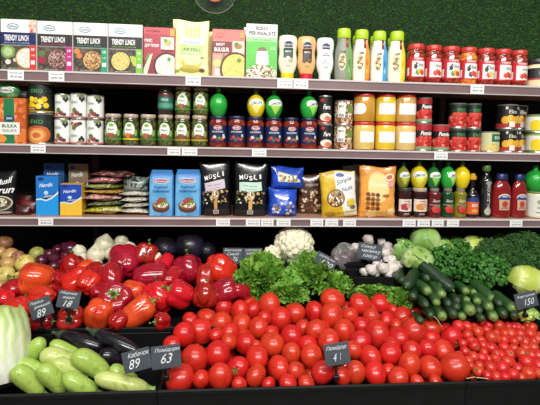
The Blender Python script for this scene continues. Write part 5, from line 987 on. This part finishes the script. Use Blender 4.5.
Z = [(16, 371, 40, 391, 9.2, 0, 'zucchini lowest at left beside the white cabbage'), (41, 368, 64, 391, 8.8, 0, 'zucchini second from left along the tray edge'), (66.5, 377, 94, 391, 8.6, 0, 'zucchini third from left along the tray edge'), (21, 365, 42, 371, 8.5, 0, 'zucchini half hidden behind the leftmost ones'), (39, 344, 33, 362, 8, 0, 'zucchini standing steeply beside the white cabbage'), (43, 354, 78, 366, 9.2, 1, 'long zucchini in the middle row, blossom end left'), (52, 343.5, 80, 356, 7, 0, 'zucchini with its cut stem end facing up by the aubergine'), (57, 363, 80, 374, 7.6, 1, 'short zucchini lying under the middle one'), (78, 357, 104, 374, 10, 0, 'fat zucchini in the middle below the round aubergine'), (98, 377.5, 146, 388, 8.2, 1, 'long yellowish zucchini at the right tray edge'), (112, 368, 136, 381, 7.2, 0, 'zucchini under the double price sign')]
zh = Heap()
for (x, y, x2, y2, hw, k, l_) in Z:
    p = on((x+x2)/2, (y+y2)/2, .0); zh.add(p, hw*depth(p)/FPX*1.0)
zh.solve(k=1.0, lim=.06)
for i, (x, y, x2, y2, hw, k, l_) in enumerate(Z):
    c_ = Vector(zh.p[i]); A = at(x, y, c_.y-.012); B = at(x2, y2, c_.y+.0); r_ = hw*depth(c_)/FPX*1.18
    d = (B-A); ln_ = max(d.length*1.15, r_*3.6)*1.0; L_ = ln_/2/r_; t = thing('zucchini', l_, 'zucchini', c_, 'pale green zucchini'); t.scale = (r_, r_, r_*max(.95, L_/2.0)); orient(t, d, i*1.7)
    link('zucchini_body', ZUC[k], t); link('stem', ZST, t)
aum = P('aubergine_skin', ['#0f0d13', '#15121a', '#0b0a0f'], 1.5, .28, coat=.4); AUB = [fruit(longfn(2.4, 3.2, .15, 0, 0, 2.4, 1, .35), 'aubergine', aum), fruit(longfn(2.2, 3, .1, 0, 0, 1.6, 1, .35), 'aubergine', aum)]
b = MB(); b.tube([(0, 0, 1.75), (0, 0, 2.2), (.08, 0, 2.6), (.12, 0, 2.95)], [.62, .5, .2, .2], 10); AST = b.mesh('calyx', P('aubergine_calyx', ['#2f3a26', '#3f4a30'], 4, .6))
for (x, y, x2, y2, hw, k, l_, dy_, far) in ((104, 349, 58, 334, 9.2, 0, 'long dark aubergine at left under the peppers', .03, .035), (141, 354, 92, 331, 9.0, 0, 'long dark aubergine in the middle under the orange pepper', .03, .05), (99, 353, 131, 368, 11, 1, 'round ended aubergine partly behind the 89 zucchini sign', .0, .04)):
    A = on(x, y, dy_); B = at(x2, y2, A.y+far); c_ = (A+B)/2; r_ = hw*depth(c_)/FPX; L_ = (B-A).length/2/r_; t = thing('aubergine', l_, 'aubergine', c_, 'dark aubergines'); t.scale = (r_, r_, r_*L_/((2.4, 1.6)[k])); orient(t, B-A, .5); link('aubergine_body', AUB[k], t); s_ = link('calyx', AST, t); s_.location = (0, 0, (0, -.75)[k])
# ------------------------------------------------------------------ leafy produce
def leafmat(name, cols, rough=.5, rnd=True, trans=.25, tint=None):
    m, nt, b = nodes(name); N = nt.nodes; L = nt.links
    g = N.new('ShaderNodeNewGeometry'); cr = N.new('ShaderNodeValToRGB'); e = cr.color_ramp.elements
    e[0].color = lin(cols[0]); e[1].color = lin(cols[-1])
    for i in range(1, len(cols)-1): x = e.new(i/(len(cols)-1)); x.color = lin(cols[i])
    tc = N.new('ShaderNodeTexCoord'); nz = N.new('ShaderNodeTexNoise'); nz.inputs['Scale'].default_value = 45; L.new(tc.outputs['Object'], nz.inputs['Vector'])
    mx = N.new('ShaderNodeMix'); mx.inputs[0].default_value = .4; L.new(g.outputs['Random Per Island'], mx.inputs[2]); L.new(nz.outputs['Fac'], mx.inputs[3]); L.new(mx.outputs[0], cr.inputs[0])
    L.new(cr.outputs[0], b.inputs['Base Color']); b.inputs['Roughness'].default_value = rough
    t = N.new('ShaderNodeBsdfTranslucent'); L.new(cr.outputs[0], t.inputs[0]); ms = N.new('ShaderNodeMixShader'); ms.inputs[0].default_value = trans
    L.new(b.outputs[0], ms.inputs[1]); L.new(t.outputs[0], ms.inputs[2]); L.new(ms.outputs[0], N['Material Output'].inputs[0]); return m
letm = leafmat('lettuce_leaf', ['#467a26', '#78ae3e', '#a4cc5c'], .45); parm = leafmat('parsley_leaf', ['#245a1c', '#3f842c', '#6aa844'], .5); dilm = leafmat('dill_frond', ['#1c441b', '#3a6e2e', '#6a9c50'], .55); cor = leafmat('lettuce_core', ['#2f5c18', '#4a7a26'], .5)
def curly(seed, n, size, m, name, squash=(1, 1, 1)):
    """frilly leaf tips packed over a dome"""
    q = random.Random(seed); mb = MB(); ns, nw = 7, 15
    for k in range(n):
        az = q.uniform(0, 2*PI); el = math.asin(q.uniform(-.45, 1)); d = Vector((math.cos(az)*math.cos(el), math.sin(az)*math.cos(el), math.sin(el)))
        base = d*size*q.uniform(.35, .68); ax = (d+Vector((q.uniform(-.6, .6), q.uniform(-.6, .6), q.uniform(-.3, .7)))).normalized()
        sd = ax.cross(Vector((q.uniform(-1, 1), q.uniform(-1, 1), q.uniform(-1, 1)))).normalized(); nr = sd.cross(ax)
        ln_ = size*q.uniform(.3, .46); wd = size*q.uniform(.2, .34); p1, p2, p3 = [q.uniform(0, 6) for _ in range(3)]; vs = []; fs = []; cu_ = q.uniform(-.2, .5)
        for j in range(ns):
            s = j/(ns-1)
            for i in range(nw):
                w_ = i/(nw-1)*2-1; fr = s*s*(.4+.6*abs(w_))
                o_ = size*(.085*fr*math.sin(8*w_+p1)+.06*s**2*math.sin(15*w_+p2+s*3)+cu_*.25*s*s+.08*w_*w_*s)
                pt = base+ax*(ln_*s*(1-.15*w_*w_+.09*s*math.sin(13*w_+p3)))+sd*(wd*w_*(.3+.8*s**.7))+nr*o_
                vs.append((pt.x*squash[0], pt.y*squash[1], pt.z*squash[2]))
        for j in range(ns-1):
            for i in range(nw-1): a = j*nw+i; fs.append((a, a+1, a+nw+1, a+nw))
        mb.add(vs, fs)
    return mb.mesh(name, m, angle=180)
for i, (px, py, rad, lab, n_, sq, dy) in enumerate(((264, 277, 29, 'large curly green lettuce at left, below the small cauliflower', 170, (1, .8, 1.0), .02), (312, 276, 27, 'large curly green lettuce right below the big cauliflower', 160, (1, .8, 1), .02), (289, 291, 19, 'curly green lettuce low between the two large ones', 120, (1.2, .8, .8), .0), (338, 287, 17, 'curly green lettuce below the plastic bag', 100, (1, .8, 1), .03), (371, 291, 19, 'curly green lettuce behind the tomatoes, under the garlic', 120, (1.3, .8, .62), .06), (400, 299, 17, 'curly green lettuce beside the cucumbers', 120, (1, .8, .9), .05))):
    p = on(px, py, dy); r_ = rad*depth(p)/FPX; t = thing('curly_lettuce', lab, 'lettuce', p-Vector((0, 0, r_*.15)), 'curly lettuces')
    link('leaves', curly(50+i, n_, r_, letm, 'leaves', sq), t); link('core', surf(lambda a, tt: (.5*r_*math.cos(a)*math.sin(PI*tt)*sq[0], .4*r_*math.sin(a)*math.sin(PI*tt), -.5*r_*math.cos(PI*tt)*sq[2]), 14, 8).mesh('core', cor), t)
def bunch(seed, n, R3, lf, m, mode):
    q = random.Random(seed); mb = MB()
    for k in range(n):
        az = q.uniform(0, 2*PI); el = math.asin(q.uniform(-.35, 1)); rr = q.uniform(.72, 1.05)
        d = Vector((math.cos(az)*math.cos(el), math.sin(az)*math.cos(el), math.sin(el))); c_ = Vector((d.x*R3[0]*rr, d.y*R3[1]*rr, d.z*R3[2]*rr))
        if mode == 'leaf':
            nr = (d+Vector((q.uniform(-.8, .8), q.uniform(-.8, .8), q.uniform(-.4, .9)))).normalized(); e1 = nr.cross(Vector((q.uniform(-1, 1), q.uniform(-1, 1), q.uniform(-1, 1)))).normalized(); e2 = nr.cross(e1); s = lf*q.uniform(.7, 1.3)
            pts = [(0, -.5), (.35, -.35), (.85, -.25), (.6, .05), (.95, .4), (.5, .4), (.45, .85), (.18, .6), (0, 1.05), (-.18, .6), (-.45, .85), (-.5, .4), (-.95, .4), (-.6, .05), (-.85, -.25), (-.35, -.35)]
            vs = [c_+nr*(s*.25)]+[c_+(e1*x+e2*y)*s+nr*(s*.3*math.sin(x*5+y*3)) for x, y in pts]; fs = [(0, 1+i, 1+(i+1) % 16) for i in range(16)]; mb.add(vs, fs)
        else:
            dd = Vector((d.x, d.y, max(d.z, 0)*.5+.1)).normalized(); ln_ = lf*q.uniform(.6, 1.2); a_ = c_*.75; prev = None
            for s_ in range(5):                                    # a drooping frond: hair-fine threads on both sides of a rib
                t0 = s_/5; b0 = a_+dd*ln_*t0-Vector((0, 0, 1))*ln_*.75*t0*t0
                for th in range(3):
                    v_ = Vector((q.uniform(-1, 1), q.uniform(-1, 1), q.uniform(-.9, .5)))*ln_*.32; w_ = v_.cross(Vector((q.uniform(-1, 1), 1, q.uniform(-1, 1)))).normalized()*lf*.04
                    mb.add([b0-w_, b0+w_, b0+v_*.6+w_-Vector((0, 0, ln_*.03)), b0+v_*.6-w_-Vector((0, 0, ln_*.03)), b0+v_-Vector((0, 0, ln_*.1))], [(0, 1, 2, 3), (3, 2, 4)])
    return mb.mesh('leaves', m, angle=180)
stm = P('herb_stem', ['#5d8a3a', '#7aa050'], 5, .5)
def herb(name, lab, px, py, hw, hh, n, lf, m, mode, dy, seed, grp):
    p = on(px, py, dy); k = depth(p)/FPX; t = thing(name, lab, 'herb', p, grp); R3 = (hw*k, .05, hh*k)
    link('leaves', bunch(seed, n, R3, lf, m, mode), t); q = random.Random(seed); b = MB()
    for i in range(16): x, y, z = q.uniform(-.7, .7)*R3[0], q.uniform(-.6, .6)*R3[1], q.uniform(.1, .7)*R3[2]; b.tube([(x*.2, y*.3+.02, -R3[2]*.9), (x*.6, y*.7, -R3[2]*.1), (x, y, z)], .0012, 5)
    b.build('stems', stm, t)
herb('parsley_bunch', 'leafy parsley bunch behind the biggest cucumber, left of two', 448, 267, 25, 22, 620, .0085, parm, 'leaf', .0, 3, 'parsley bunches'); herb('parsley_bunch', 'leafy parsley bunch right, hanging over the pale tipped cucumbers', 487, 275, 25, 22, 620, .0085, parm, 'leaf', -.015, 4, 'parsley bunches'); herb('parsley_bunch', 'small parsley bunch at the back under the pale cabbage leaves', 462, 255, 20, 15, 360, .0085, parm, 'leaf', .03, 5, 'parsley bunches')
herb('dill_bunch', 'dark dill bunch drooping left of the highest one', 493, 255, 23, 20, 620, .03, dilm, 'dill', -.0, 6, 'dill bunches'); herb('dill_bunch', 'dark dill bunch rising highest under the lower shelf', 523, 246, 21, 19, 620, .03, dilm, 'dill', .0, 7, 'dill bunches'); herb('dill_bunch', 'dark dill bunch lowest, behind the yellow green cabbage', 517, 264, 24, 18, 520, .03, dilm, 'dill', .0, 8, 'dill bunches')
herb('dill_bunch', 'dark dill bunch cut by the right picture edge', 545, 262, 18, 28, 460, .03, dilm, 'dill', .0, 9, 'dill bunches')
# cabbages: a firm head wrapped in veined shell leaves
def shell(mb, q, rad, span_, ruff, sq, mi=1, dirv=None):
    d = dirv or Vector((q.uniform(-1, 1), q.uniform(-1, .3), q.uniform(-.2, 1))).normalized(); d = Vector(d).normalized(); e1 = d.cross(Vector((0, .3, 1))).normalized(); e2 = d.cross(e1); n, na = 9, 30; p1 = q.uniform(0, 6)
    vs = [tuple((d*rad)[i]*sq[i] for i in range(3))]; fs = []
    for j in range(1, n+1):
        for i in range(na):
            a = 2*PI*i/na; s = j/n; th = span_*s*(1+.10*math.sin(3*a+p1)); rr = rad*(1+.03*s*s+ruff*s**4*(.5+.7*math.sin(7*a+p1)+.4*math.sin(12*a+2*p1))+.012*math.sin(a*9)*s)
            v = (d*math.cos(th)+(e1*math.cos(a)+e2*math.sin(a))*math.sin(th))*rr; vs.append((v.x*sq[0], v.y*sq[1], v.z*sq[2]))
    for i in range(na):
        i2 = (i+1) % na; fs.append((0, 1+i, 1+i2))
        for j in range(n-1): fs.append((1+j*na+i, 1+(j+1)*na+i, 1+(j+1)*na+i2, 1+j*na+i2))
    mb.add(vs, fs, mi)
def veinmat(name, c1, c2, c3, sc=5):
    m = P(name, [c1, c2, c3], sc, .42, 'wave', bump=.35, dist=6, detail=3, coat=.15, pos=[.0, .75, 1]); return m
cabm = veinmat('cabbage_leaf', '#6f9a44', '#86b056', '#a4c47c', 3); cabl = veinmat('cabbage_pale', '#86aa50', '#9cbc66', '#b8d08c', 3); cabd = veinmat('cabbage_green', '#4f7a34', '#628c42', '#8aac62', 3); cabr = veinmat('red_cabbage', '#100d16', '#181422', '#262036', 3); caby = veinmat('cabbage_yellow', '#b0c04c', '#c0ce66', '#d4de8a', 4)
def cabbage(px, py, hw, lab, m, m2, dy=0, sq=(1, 1, 1), n=6, ruff=.04, seed=1, name='cabbage', cat='cabbage', fl=None):
    p = on(px, py, dy); r_ = hw*depth(p)/FPX; q = random.Random(seed); t = thing(name, lab, cat, p)
    surf(lambda a, tt: (r_*.93*math.cos(a)*math.sin(PI*tt)*sq[0], r_*.93*math.sin(a)*math.sin(PI*tt)*sq[1], -r_*.93*math.cos(PI*tt)*sq[2]), 32, 20).build('head', m, t)
    for k in range(n): mb = MB(); shell(mb, q, r_*(.95+.02*k), q.uniform(.8, 1.25), ruff, sq, 0, (fl[k] if fl and k < len(fl) else None)); mb.build('outer_leaf', m2 if k % 2 else m, t, angle=80)
cabbage(425.5, 240, 14.2, 'round pale green cabbage head on top, right of the garlic', cabm, cabl, -.03, seed=2, n=5, ruff=.015)
cabbage(417, 259, 14, 'layered pale green cabbage below the round head', cabl, cabm, -.05, (1.05, .9, .8), 7, .10, 3)
cabbage(404, 251, 10, 'green cabbage with a loose leaf standing between garlic and cabbages', cabm, cabd, -.0, (1, .8, 1.2), 5, .15, 4)
cabbage(444, 250, 11, 'pale cabbage half hidden behind the parsley', cabl, cabm, -.0, (1, .9, .95), 6, .06, 5); cabbage(473, 248, 12.5, 'pale yellow green cabbage behind the parsley, left of the dill', cabl, caby, .02, (1, .9, .9), 6, .08, 6)
cabbage(441, 240.5, 7.5, 'dark green cabbage at the back, right of the round head', cabd, cabd, .06, (1, 1, .8), 4, .05, 7); cabbage(456, 241, 7.5, 'dark green cabbage at the back, behind the parsley', cabd, cabd, .06, (1, 1, .75), 4, .05, 8); cabbage(500, 239, 7, 'pale cabbage top peeping over the dill', cabl, cabm, .05, (1, 1, .8), 4, .05, 9)
cabbage(526, 281, 15.5, 'yellow green cabbage above the chalk sign at right', caby, caby, -.03, (1, .9, .9), 7, .05, 10); cabbage(528, 314, 9, 'pale loose lettuce under the chalk sign at right', cabl, caby, .0, (1, .9, .85), 7, .16, 11, 'loose_lettuce', 'lettuce')
cabbage(190, 246, 14, 'dark red cabbage behind the tall crimson pepper', cabr, cabr, .05, seed=12, n=5, ruff=.01, name='red_cabbage'); cabbage(165, 249, 12, 'dark red cabbage left of the other, right of the white onions', cabr, cabr, .06, seed=13, n=5, ruff=.02, name='red_cabbage'); cabbage(207, 251, 9, 'small dark red cabbage at right of the pair', cabr, cabr, .08, seed=14, n=4, ruff=.02, name='red_cabbage')
# cauliflower
caum = P('cauliflower_curd', ['#e4dcb8', '#efe9d0', '#d9cda0'], 26, .6, bump=.6, bscale=160); cals = P('cauliflower_leaf', ['#c9d49a', '#dfe4bc', '#a8bb70'], 8, .5)
def cauli(px, py, hw, lab, dy, seed, n=130):
    p = on(px, py, dy); r_ = hw*depth(p)/FPX; q = random.Random(seed); t = thing('cauliflower', lab, 'cauliflower', p, None); mb = MB(); g = PI*(3-5**.5)
    for k in range(n):
        z = 1-1.55*k/(n-1); rr = math.sqrt(max(0, 1-z*z)); a = g*k+q.uniform(-.15, .15); c_ = Vector((rr*math.cos(a), rr*math.sin(a), z*.88))*r_*.82*q.uniform(.97, 1.04); br = r_*q.uniform(.15, .22)*(1 if n > 60 else 1.4); w1 = q.uniform(0, 6)
        surf(lambda a2, tt, c_=c_, br=br, w1=w1: (c_.x+br*math.cos(a2)*math.sin(PI*tt)*(1+.10*math.sin(4*a2+w1)*math.sin(7*tt)), c_.y+br*math.sin(a2)*math.sin(PI*tt)*(1+.1*math.cos(5*a2+w1)), c_.z-br*math.cos(PI*tt)), 14, 9, 0, mb)
    surf(lambda a2, tt: (r_*.75*math.cos(a2)*math.sin(PI*tt), r_*.75*math.sin(a2)*math.sin(PI*tt), -r_*.7*math.cos(PI*tt)), 20, 12, 0, mb); mb.build('curd', caum, t, angle=100)
    b = MB(); b.lathe([(.28*r_, -1.0*r_), (.42*r_, -.75*r_), (.5*r_, -.5*r_)], 14); b.build('stalk', cals, t)
    for k in range(5): mb = MB(); a = -PI/2+(k-2)*.8; shell(mb, q, r_*.98, .42, .1, (1, 1, 1), 0, Vector((math.cos(a), math.sin(a), -.75))); mb.build('leaf', cals, t, angle=100)
cauli(294, 244, 19.5, 'big creamy cauliflower standing highest behind the lettuce', .0, 1); cauli(273, 254, 9, 'small cauliflower partly hidden left of the big one', .03, 2, 40)
# napa cabbage in the front left corner
nam, nt, b_ = nodes('napa_leaf'); tc = nt.nodes.new('ShaderNodeTexCoord'); sp = nt.nodes.new('ShaderNodeSeparateXYZ'); nz = nt.nodes.new('ShaderNodeTexWave'); nz.inputs['Scale'].default_value = 14; nz.inputs['Distortion'].default_value = 5; nz.inputs['Detail'].default_value = 3; nz.bands_direction = 'X'
ad = nt.nodes.new('ShaderNodeMath'); ad.operation = 'MULTIPLY_ADD'; ad.inputs[1].default_value = .25; cr = nt.nodes.new('ShaderNodeValToRGB'); e = cr.color_ramp.elements; e[0].position = .15; e[0].color = lin('#e6e6d9'); e[1].position = .95; e[1].color = lin('#a6bf6c'); x = e.new(.5); x.color = lin('#d3dcb0')
mr = nt.nodes.new('ShaderNodeMapRange'); mr.inputs[1].default_value = -.1; mr.inputs[2].default_value = .12
nt.links.new(tc.outputs['Object'], sp.inputs[0]); nt.links.new(tc.outputs['Object'], nz.inputs['Vector']); nt.links.new(sp.outputs[2], mr.inputs[0]); nt.links.new(nz.outputs['Fac'], ad.inputs[0]); nt.links.new(mr.outputs[0], ad.inputs[2]); nt.links.new(ad.outputs[0], cr.inputs[0]); nt.links.new(cr.outputs[0], b_.inputs['Base Color']); b_.inputs['Roughness'].default_value = .4
bp = nt.nodes.new('ShaderNodeBump'); bp.inputs['Strength'].default_value = .4; bp.inputs['Distance'].default_value = .004; nt.links.new(nz.outputs['Fac'], bp.inputs['Height']); nt.links.new(bp.outputs[0], b_.inputs['Normal'])
p = on(-3, 346, -.045); k = depth(p)/FPX; t = thing('napa_cabbage', 'pale napa cabbage with white base in the front left corner', 'cabbage', p); Rn = 39*k; Hn = 41*k; q = random.Random(4)
orient(t, (-.32, .5, .85), 0)
surf(lambda a, tt: ((.55+.3*tt)*Rn*math.cos(a)*math.sin(PI*tt)**.7, (.55+.3*tt)*Rn*math.sin(a)*math.sin(PI*tt)**.7, -Hn*.93*math.cos(PI*tt)), 28, 18).build('head', nam, t)
for i in range(11):
    mb = MB(); az = i*2.4+q.uniform(-.2, .2); ns, nw = 14, 13; vs = []; fs = []; lo = .94+.012*i; hi_ = q.uniform(.8, 1.04); p1 = q.uniform(0, 6)
    for j in range(ns):
        s = j/(ns-1); z = -Hn*.95+s*Hn*1.95*hi_; tt = math.acos(max(-1, min(1, -z/Hn*.93)))/PI; rad = (.58+.3*tt)*Rn*math.sin(PI*min(.97, max(.06, tt)))**.7*lo*(1-.15*max(0, s-.8))
        for w in range(nw):
            ww = w/(nw-1)*2-1; a = az+ww*(.3+.75*math.sin(PI*(.12+.8*s))); r2 = rad*(1+.06*s*s*abs(ww)*math.sin(ww*11+s*13+p1)+.05*math.exp(-(ww/.18)**2)*(1-s)); vs.append((r2*math.cos(a), r2*math.sin(a), z+.05*Hn*s*math.sin(ww*6+p1)-.2*Hn*s*ww*ww))
    for j in range(ns-1):
        for w in range(nw-1): a = j*nw+w; fs.append((a, a+1, a+nw+1, a+nw))
    mb.add(vs, fs).build('outer_leaf', nam, t, angle=100)
# plastic bag with small red onions
p = on(344, 258, .04); k = depth(p)/FPX; t = thing('plastic_bag', 'clear crumpled plastic bag of small red onions, left of the garlic sign', 'bag', p)
q = random.Random(8)
def bagf(a, tt):
    th = PI*tt; n = 1+.16*math.sin(3*a+4*tt)+.12*math.sin(7*a+9*tt)+.09*math.sin(17*tt+3*a); r = math.sin(th)**.8*(1.0-.35*max(0, tt-.5))*n*13.5*k
    return (r*math.cos(a), r*.8*math.sin(a), -math.cos(th)*15*k*(1+.05*math.sin(6*a)))
bm_, nt, b_ = nodes('clear_film'); b_.inputs['Base Color'].default_value = lin('#cfcfca'); b_.inputs['Roughness'].default_value = .15; b_.inputs['Alpha'].default_value = .2; b_.inputs['Specular IOR Level'].default_value = .9
surf(bagf, 40, 28).build('film', bm_, t, angle=35); bag_p = p
for i, (x, z, y) in enumerate(((6, -7, -.012), (-4, -8, -.012), (1, 0, .0), (-7, -2, .012), (6, 2, .01))):
    put('red_onion', [('bulb', ONI), ('root_tuft', ROOT)], bag_p+Vector((x*k, y, z*k)), 6*k, 'small red onion inside the clear plastic bag', 'onion', 'red onions in the plastic bag', (q.uniform(-1, 1), q.uniform(-1, 1), .5))
# ------------------------------------------------------------------ chalk signs
slate = P('slate_board', ['#3d444b', '#454c53', '#363d44'], 6, .6); chalk = P('chalk', ['#e6e9ea', '#d5dadc'], 60, .9); clipm = M('#0e0e10', .3)
def sign(cn, Y, lines, lab, post=0.0, wpost=.0035, tilt=.16, clip=True):
    P4 = [at(x, y, Y) for x, y in cn]; c_ = sum(P4, Vector())/4; w = ((P4[1]-P4[0]).length+(P4[2]-P4[3]).length)/2; h = ((P4[3]-P4[0]).length+(P4[2]-P4[1]).length)/2
    e = (P4[1]-P4[0])+(P4[2]-P4[3]); ang = math.atan2(e.z, e.x); t = thing('price_sign', lab, 'sign', c_, 'chalk price signs')
    rot = Euler((-tilt, -ang, 0), 'XYZ'); bd = MB().box(-w/2, -.0015, -h/2, w/2, .0015, h/2, b=.0008).build('board', slate, t, smooth=False); bd.rotation_euler = rot
    L = Lab(lambda u, v, o: (u, -.0016-o, v), 9)
    for (tx, u, v, tw, th, ro) in lines: L.text(tx, u*w, v*h, tw*w, th*h, chalk, .0, .4, ro)
    x = L.mb.build('chalk_writing', [chalk], bd, smooth=False)
    if clip:
        b = MB(); b.box(-.011, -.004, -h/2-.006, .011, .004, -h/2+.003, b=.001); b.tube([(0, .002, -h/2-.004), (0, .003, -h/2-post)], wpost, 8); b.box(-.008, -.005, -h/2-post-.012, .008, .006, -h/2-post, b=.0015); b.build('clip_stand', clipm, t)
    return t
def scr(n, u0, u1, v, s=.18): return
sign([(27.7, 302.7), (50.4, 295), (53.4, 312.8), (32, 320.4)], 1.275, [('Перець', -.1, .33, .62, .2, 0), ('домашній', .08, .1, .74, .17, 0), ('89', -.02, -.26, .42, .4, 0)], 'chalk sign reading 89 at left among the peppers', .03)
sign([(58.8, 291), (80.6, 291.5), (79, 310.3), (56.2, 305.3)], 1.285, [('Морква', -.04, .36, .76, .18, 0), ('відб.', .0, .12, .55, .17, 0), ('18', .0, -.22, .4, .36, 0)], 'chalk sign reading 18 among the red peppers', .03)
sign([(121, 353.8), (150.3, 347), (151.4, 366.4), (125.3, 374)], 1.085, [('Кабачок', .1, .3, .78, .22, 0), ('89', -.1, -.12, .42, .44, 0)], 'chalk sign reading 89 over the zucchini, left of the pair', .018, clip=False)
sign([(150.8, 347), (180.5, 344.8), (181, 364.5), (152, 370.5)], 1.083, [('Помідори', .06, .3, .86, .2, 0), ('63', .02, -.06, .4, .42, 0)], 'chalk sign reading 63 beside the leftmost tomatoes', .02)
sign([(322.5, 345.4), (347.7, 342), (351, 361.3), (326.7, 366.4)], 1.068, [('Помідор', .0, .28, .82, .22, 0), ('4', -.1, -.14, .15, .36, 0), ('1', .12, -.12, .05, .32, 0)], 'chalk sign standing in front of the big tomatoes', .03)
sign([(357.8, 241.8), (383, 246), (380.4, 261.4), (357.8, 258.5)], 1.58, [('Самур', -.08, .3, .6, .22, 0), ('часнику', .06, .02, .8, .22, 0), ('100гр', .02, -.27, .6, .24, 0)], 'chalk sign reading 100 in front of the garlic', .035)
sign([(318, 250.5), (338.3, 261), (332, 271.5), (314, 262)], 1.50, [('Цибуля', .0, .28, .8, .2, 0), ('130', .1, -.14, .6, .42, 0)], 'steeply tilted chalk sign between cauliflower and plastic bag', .04)
sign([(222, 248), (243, 248.2), (243, 265), (224, 265)], 1.67, [('Баклажан', .0, .38, .85, .14, 0), ('Синій', .0, .16, .6, .16, 0), ('76', .1, -.14, .3, .26, 0)], 'dark chalk sign behind the tilted pepper, left of two', .05)
sign([(243.4, 248), (263, 248.6), (262, 264), (243.4, 265)], 1.672, [('Цвітна', .0, .38, .8, .14, 0), ('капуста', .0, .16, .7, .16, 0), ('72', .1, -.14, .3, .26, 0)], 'dark chalk sign touching the curly lettuce, right of two', .05)
sign([(513.5, 294.6), (535.6, 291), (538.4, 304), (517.2, 310.4)], 1.30, [('Картопля', .02, .26, .84, .2, 0), ('150', .1, -.12, .46, .4, 0)], 'chalk sign reading 150 below the yellow green cabbage', .02)
stk = P('dry_stalk', ['#c9bd8a', '#a89a68'], 8, .7)
A = at(432.5, 315, 1.29); B = at(442, 327, 1.255); t = thing('dry_stalk', 'thin dry pale stalk hanging over the crate rim below the cucumbers', 'stalk', (A+B)/2); MB().tube([A-t.location, Vector((.002, .004, .003)), B-t.location], .0011, 6).build('stalk', stk, t)
for a, b_, l_ in (((466.5, 378.6), (475, 377), 'pale straw bit lying at the rim left of the cherry tomatoes'), ((476, 377.6), (488, 378.8), 'pale straw bit lying along the rim under the cherry tomatoes')):
    A = at(a[0], a[1], 1.062); B = at(b_[0], b_[1], 1.062); t = thing('straw', l_, 'straw', (A+B)/2); MB().tube([A-t.location, Vector((0, -.001, .001)), B-t.location], .0012, 6).build('stalk', stk, t)

# small black tray that holds the garlic
ta = at(354, 277, 1.50); tb = at(404, 277, 1.50); t = thing('garlic_tray', 'small black tray holding the garlic bulbs above the curly lettuce', 'tray', ((ta.x+tb.x)/2, 1.56, ta.z-.05)); w_ = tb.x-ta.x
MB().box(-w_/2, -.06, 0, w_/2, .043, .004).build('tray_bottom', crate_m, t, smooth=False); MB().box(-w_/2, -.064, 0, w_/2, -.0602, .05, b=.001).build('front_wall', crate_m, t, smooth=False)
for sx in (-1, 1): MB().box(sx*w_/2-.002, -.06, .0041, sx*w_/2+.002, .043, .045, b=.0008).build('side_wall', crate_m, t, smooth=False)
MB().box(-w_/2, .0432, 0, w_/2, .0475, .075, b=.001).build('back_wall', crate_m, t, smooth=False)
for (px, py, dy_) in ((364, 272, .02), (377, 273, .03), (388, 274, .01), (370, 265, .05), (396, 273, .04)):
    p = on(px, py, dy_); put('garlic_bulb', [('bulb', GAR), ('root_tuft', ROOT)], p, .017, 'garlic bulb low in the black tray, mostly hidden by the bulbs above', 'garlic', 'half hidden garlic bulbs in the tray', (R.uniform(-1, 1), R.uniform(-1, 1), .6))
# ------------------------------------------------------------------ light
def area(name, loc, tgt, sx, sy, e, col=(1, .98, .95)):
    l = bpy.data.lights.new(name, 'AREA'); l.shape = 'RECTANGLE'; l.size = sx; l.size_y = sy; l.energy = e; l.color = col
    o = bpy.data.objects.new(name, l); C.objects.link(o); o.location = loc; o.rotation_euler = (Vector(tgt)-Vector(loc)).to_track_quat('-Z', 'Y').to_euler(); return o
area('ceiling_lamp', (-.55, -1.0, 2.95), (-.1, 1.6, 1.2), 1.4, .25, 62)
area('ceiling_lamp', (.95, -1.0, 2.95), (.5, 1.6, 1.2), 1.4, .25, 62)
area('ceiling_lamp', (.2, .55, 3.1), (.2, 1.3, 1.0), 2.2, .2, 24)
w = bpy.data.worlds.new('world'); bpy.context.scene.world = w; w.use_nodes = True
w.node_tree.nodes['Background'].inputs[0].default_value = (.95, .98, 1, 1); w.node_tree.nodes['Background'].inputs[1].default_value = .14
vs_ = bpy.context.scene.view_settings; vs_.view_transform = 'Standard'; vs_.look = 'None'; vs_.gamma = 1; vs_.exposure = -0.14
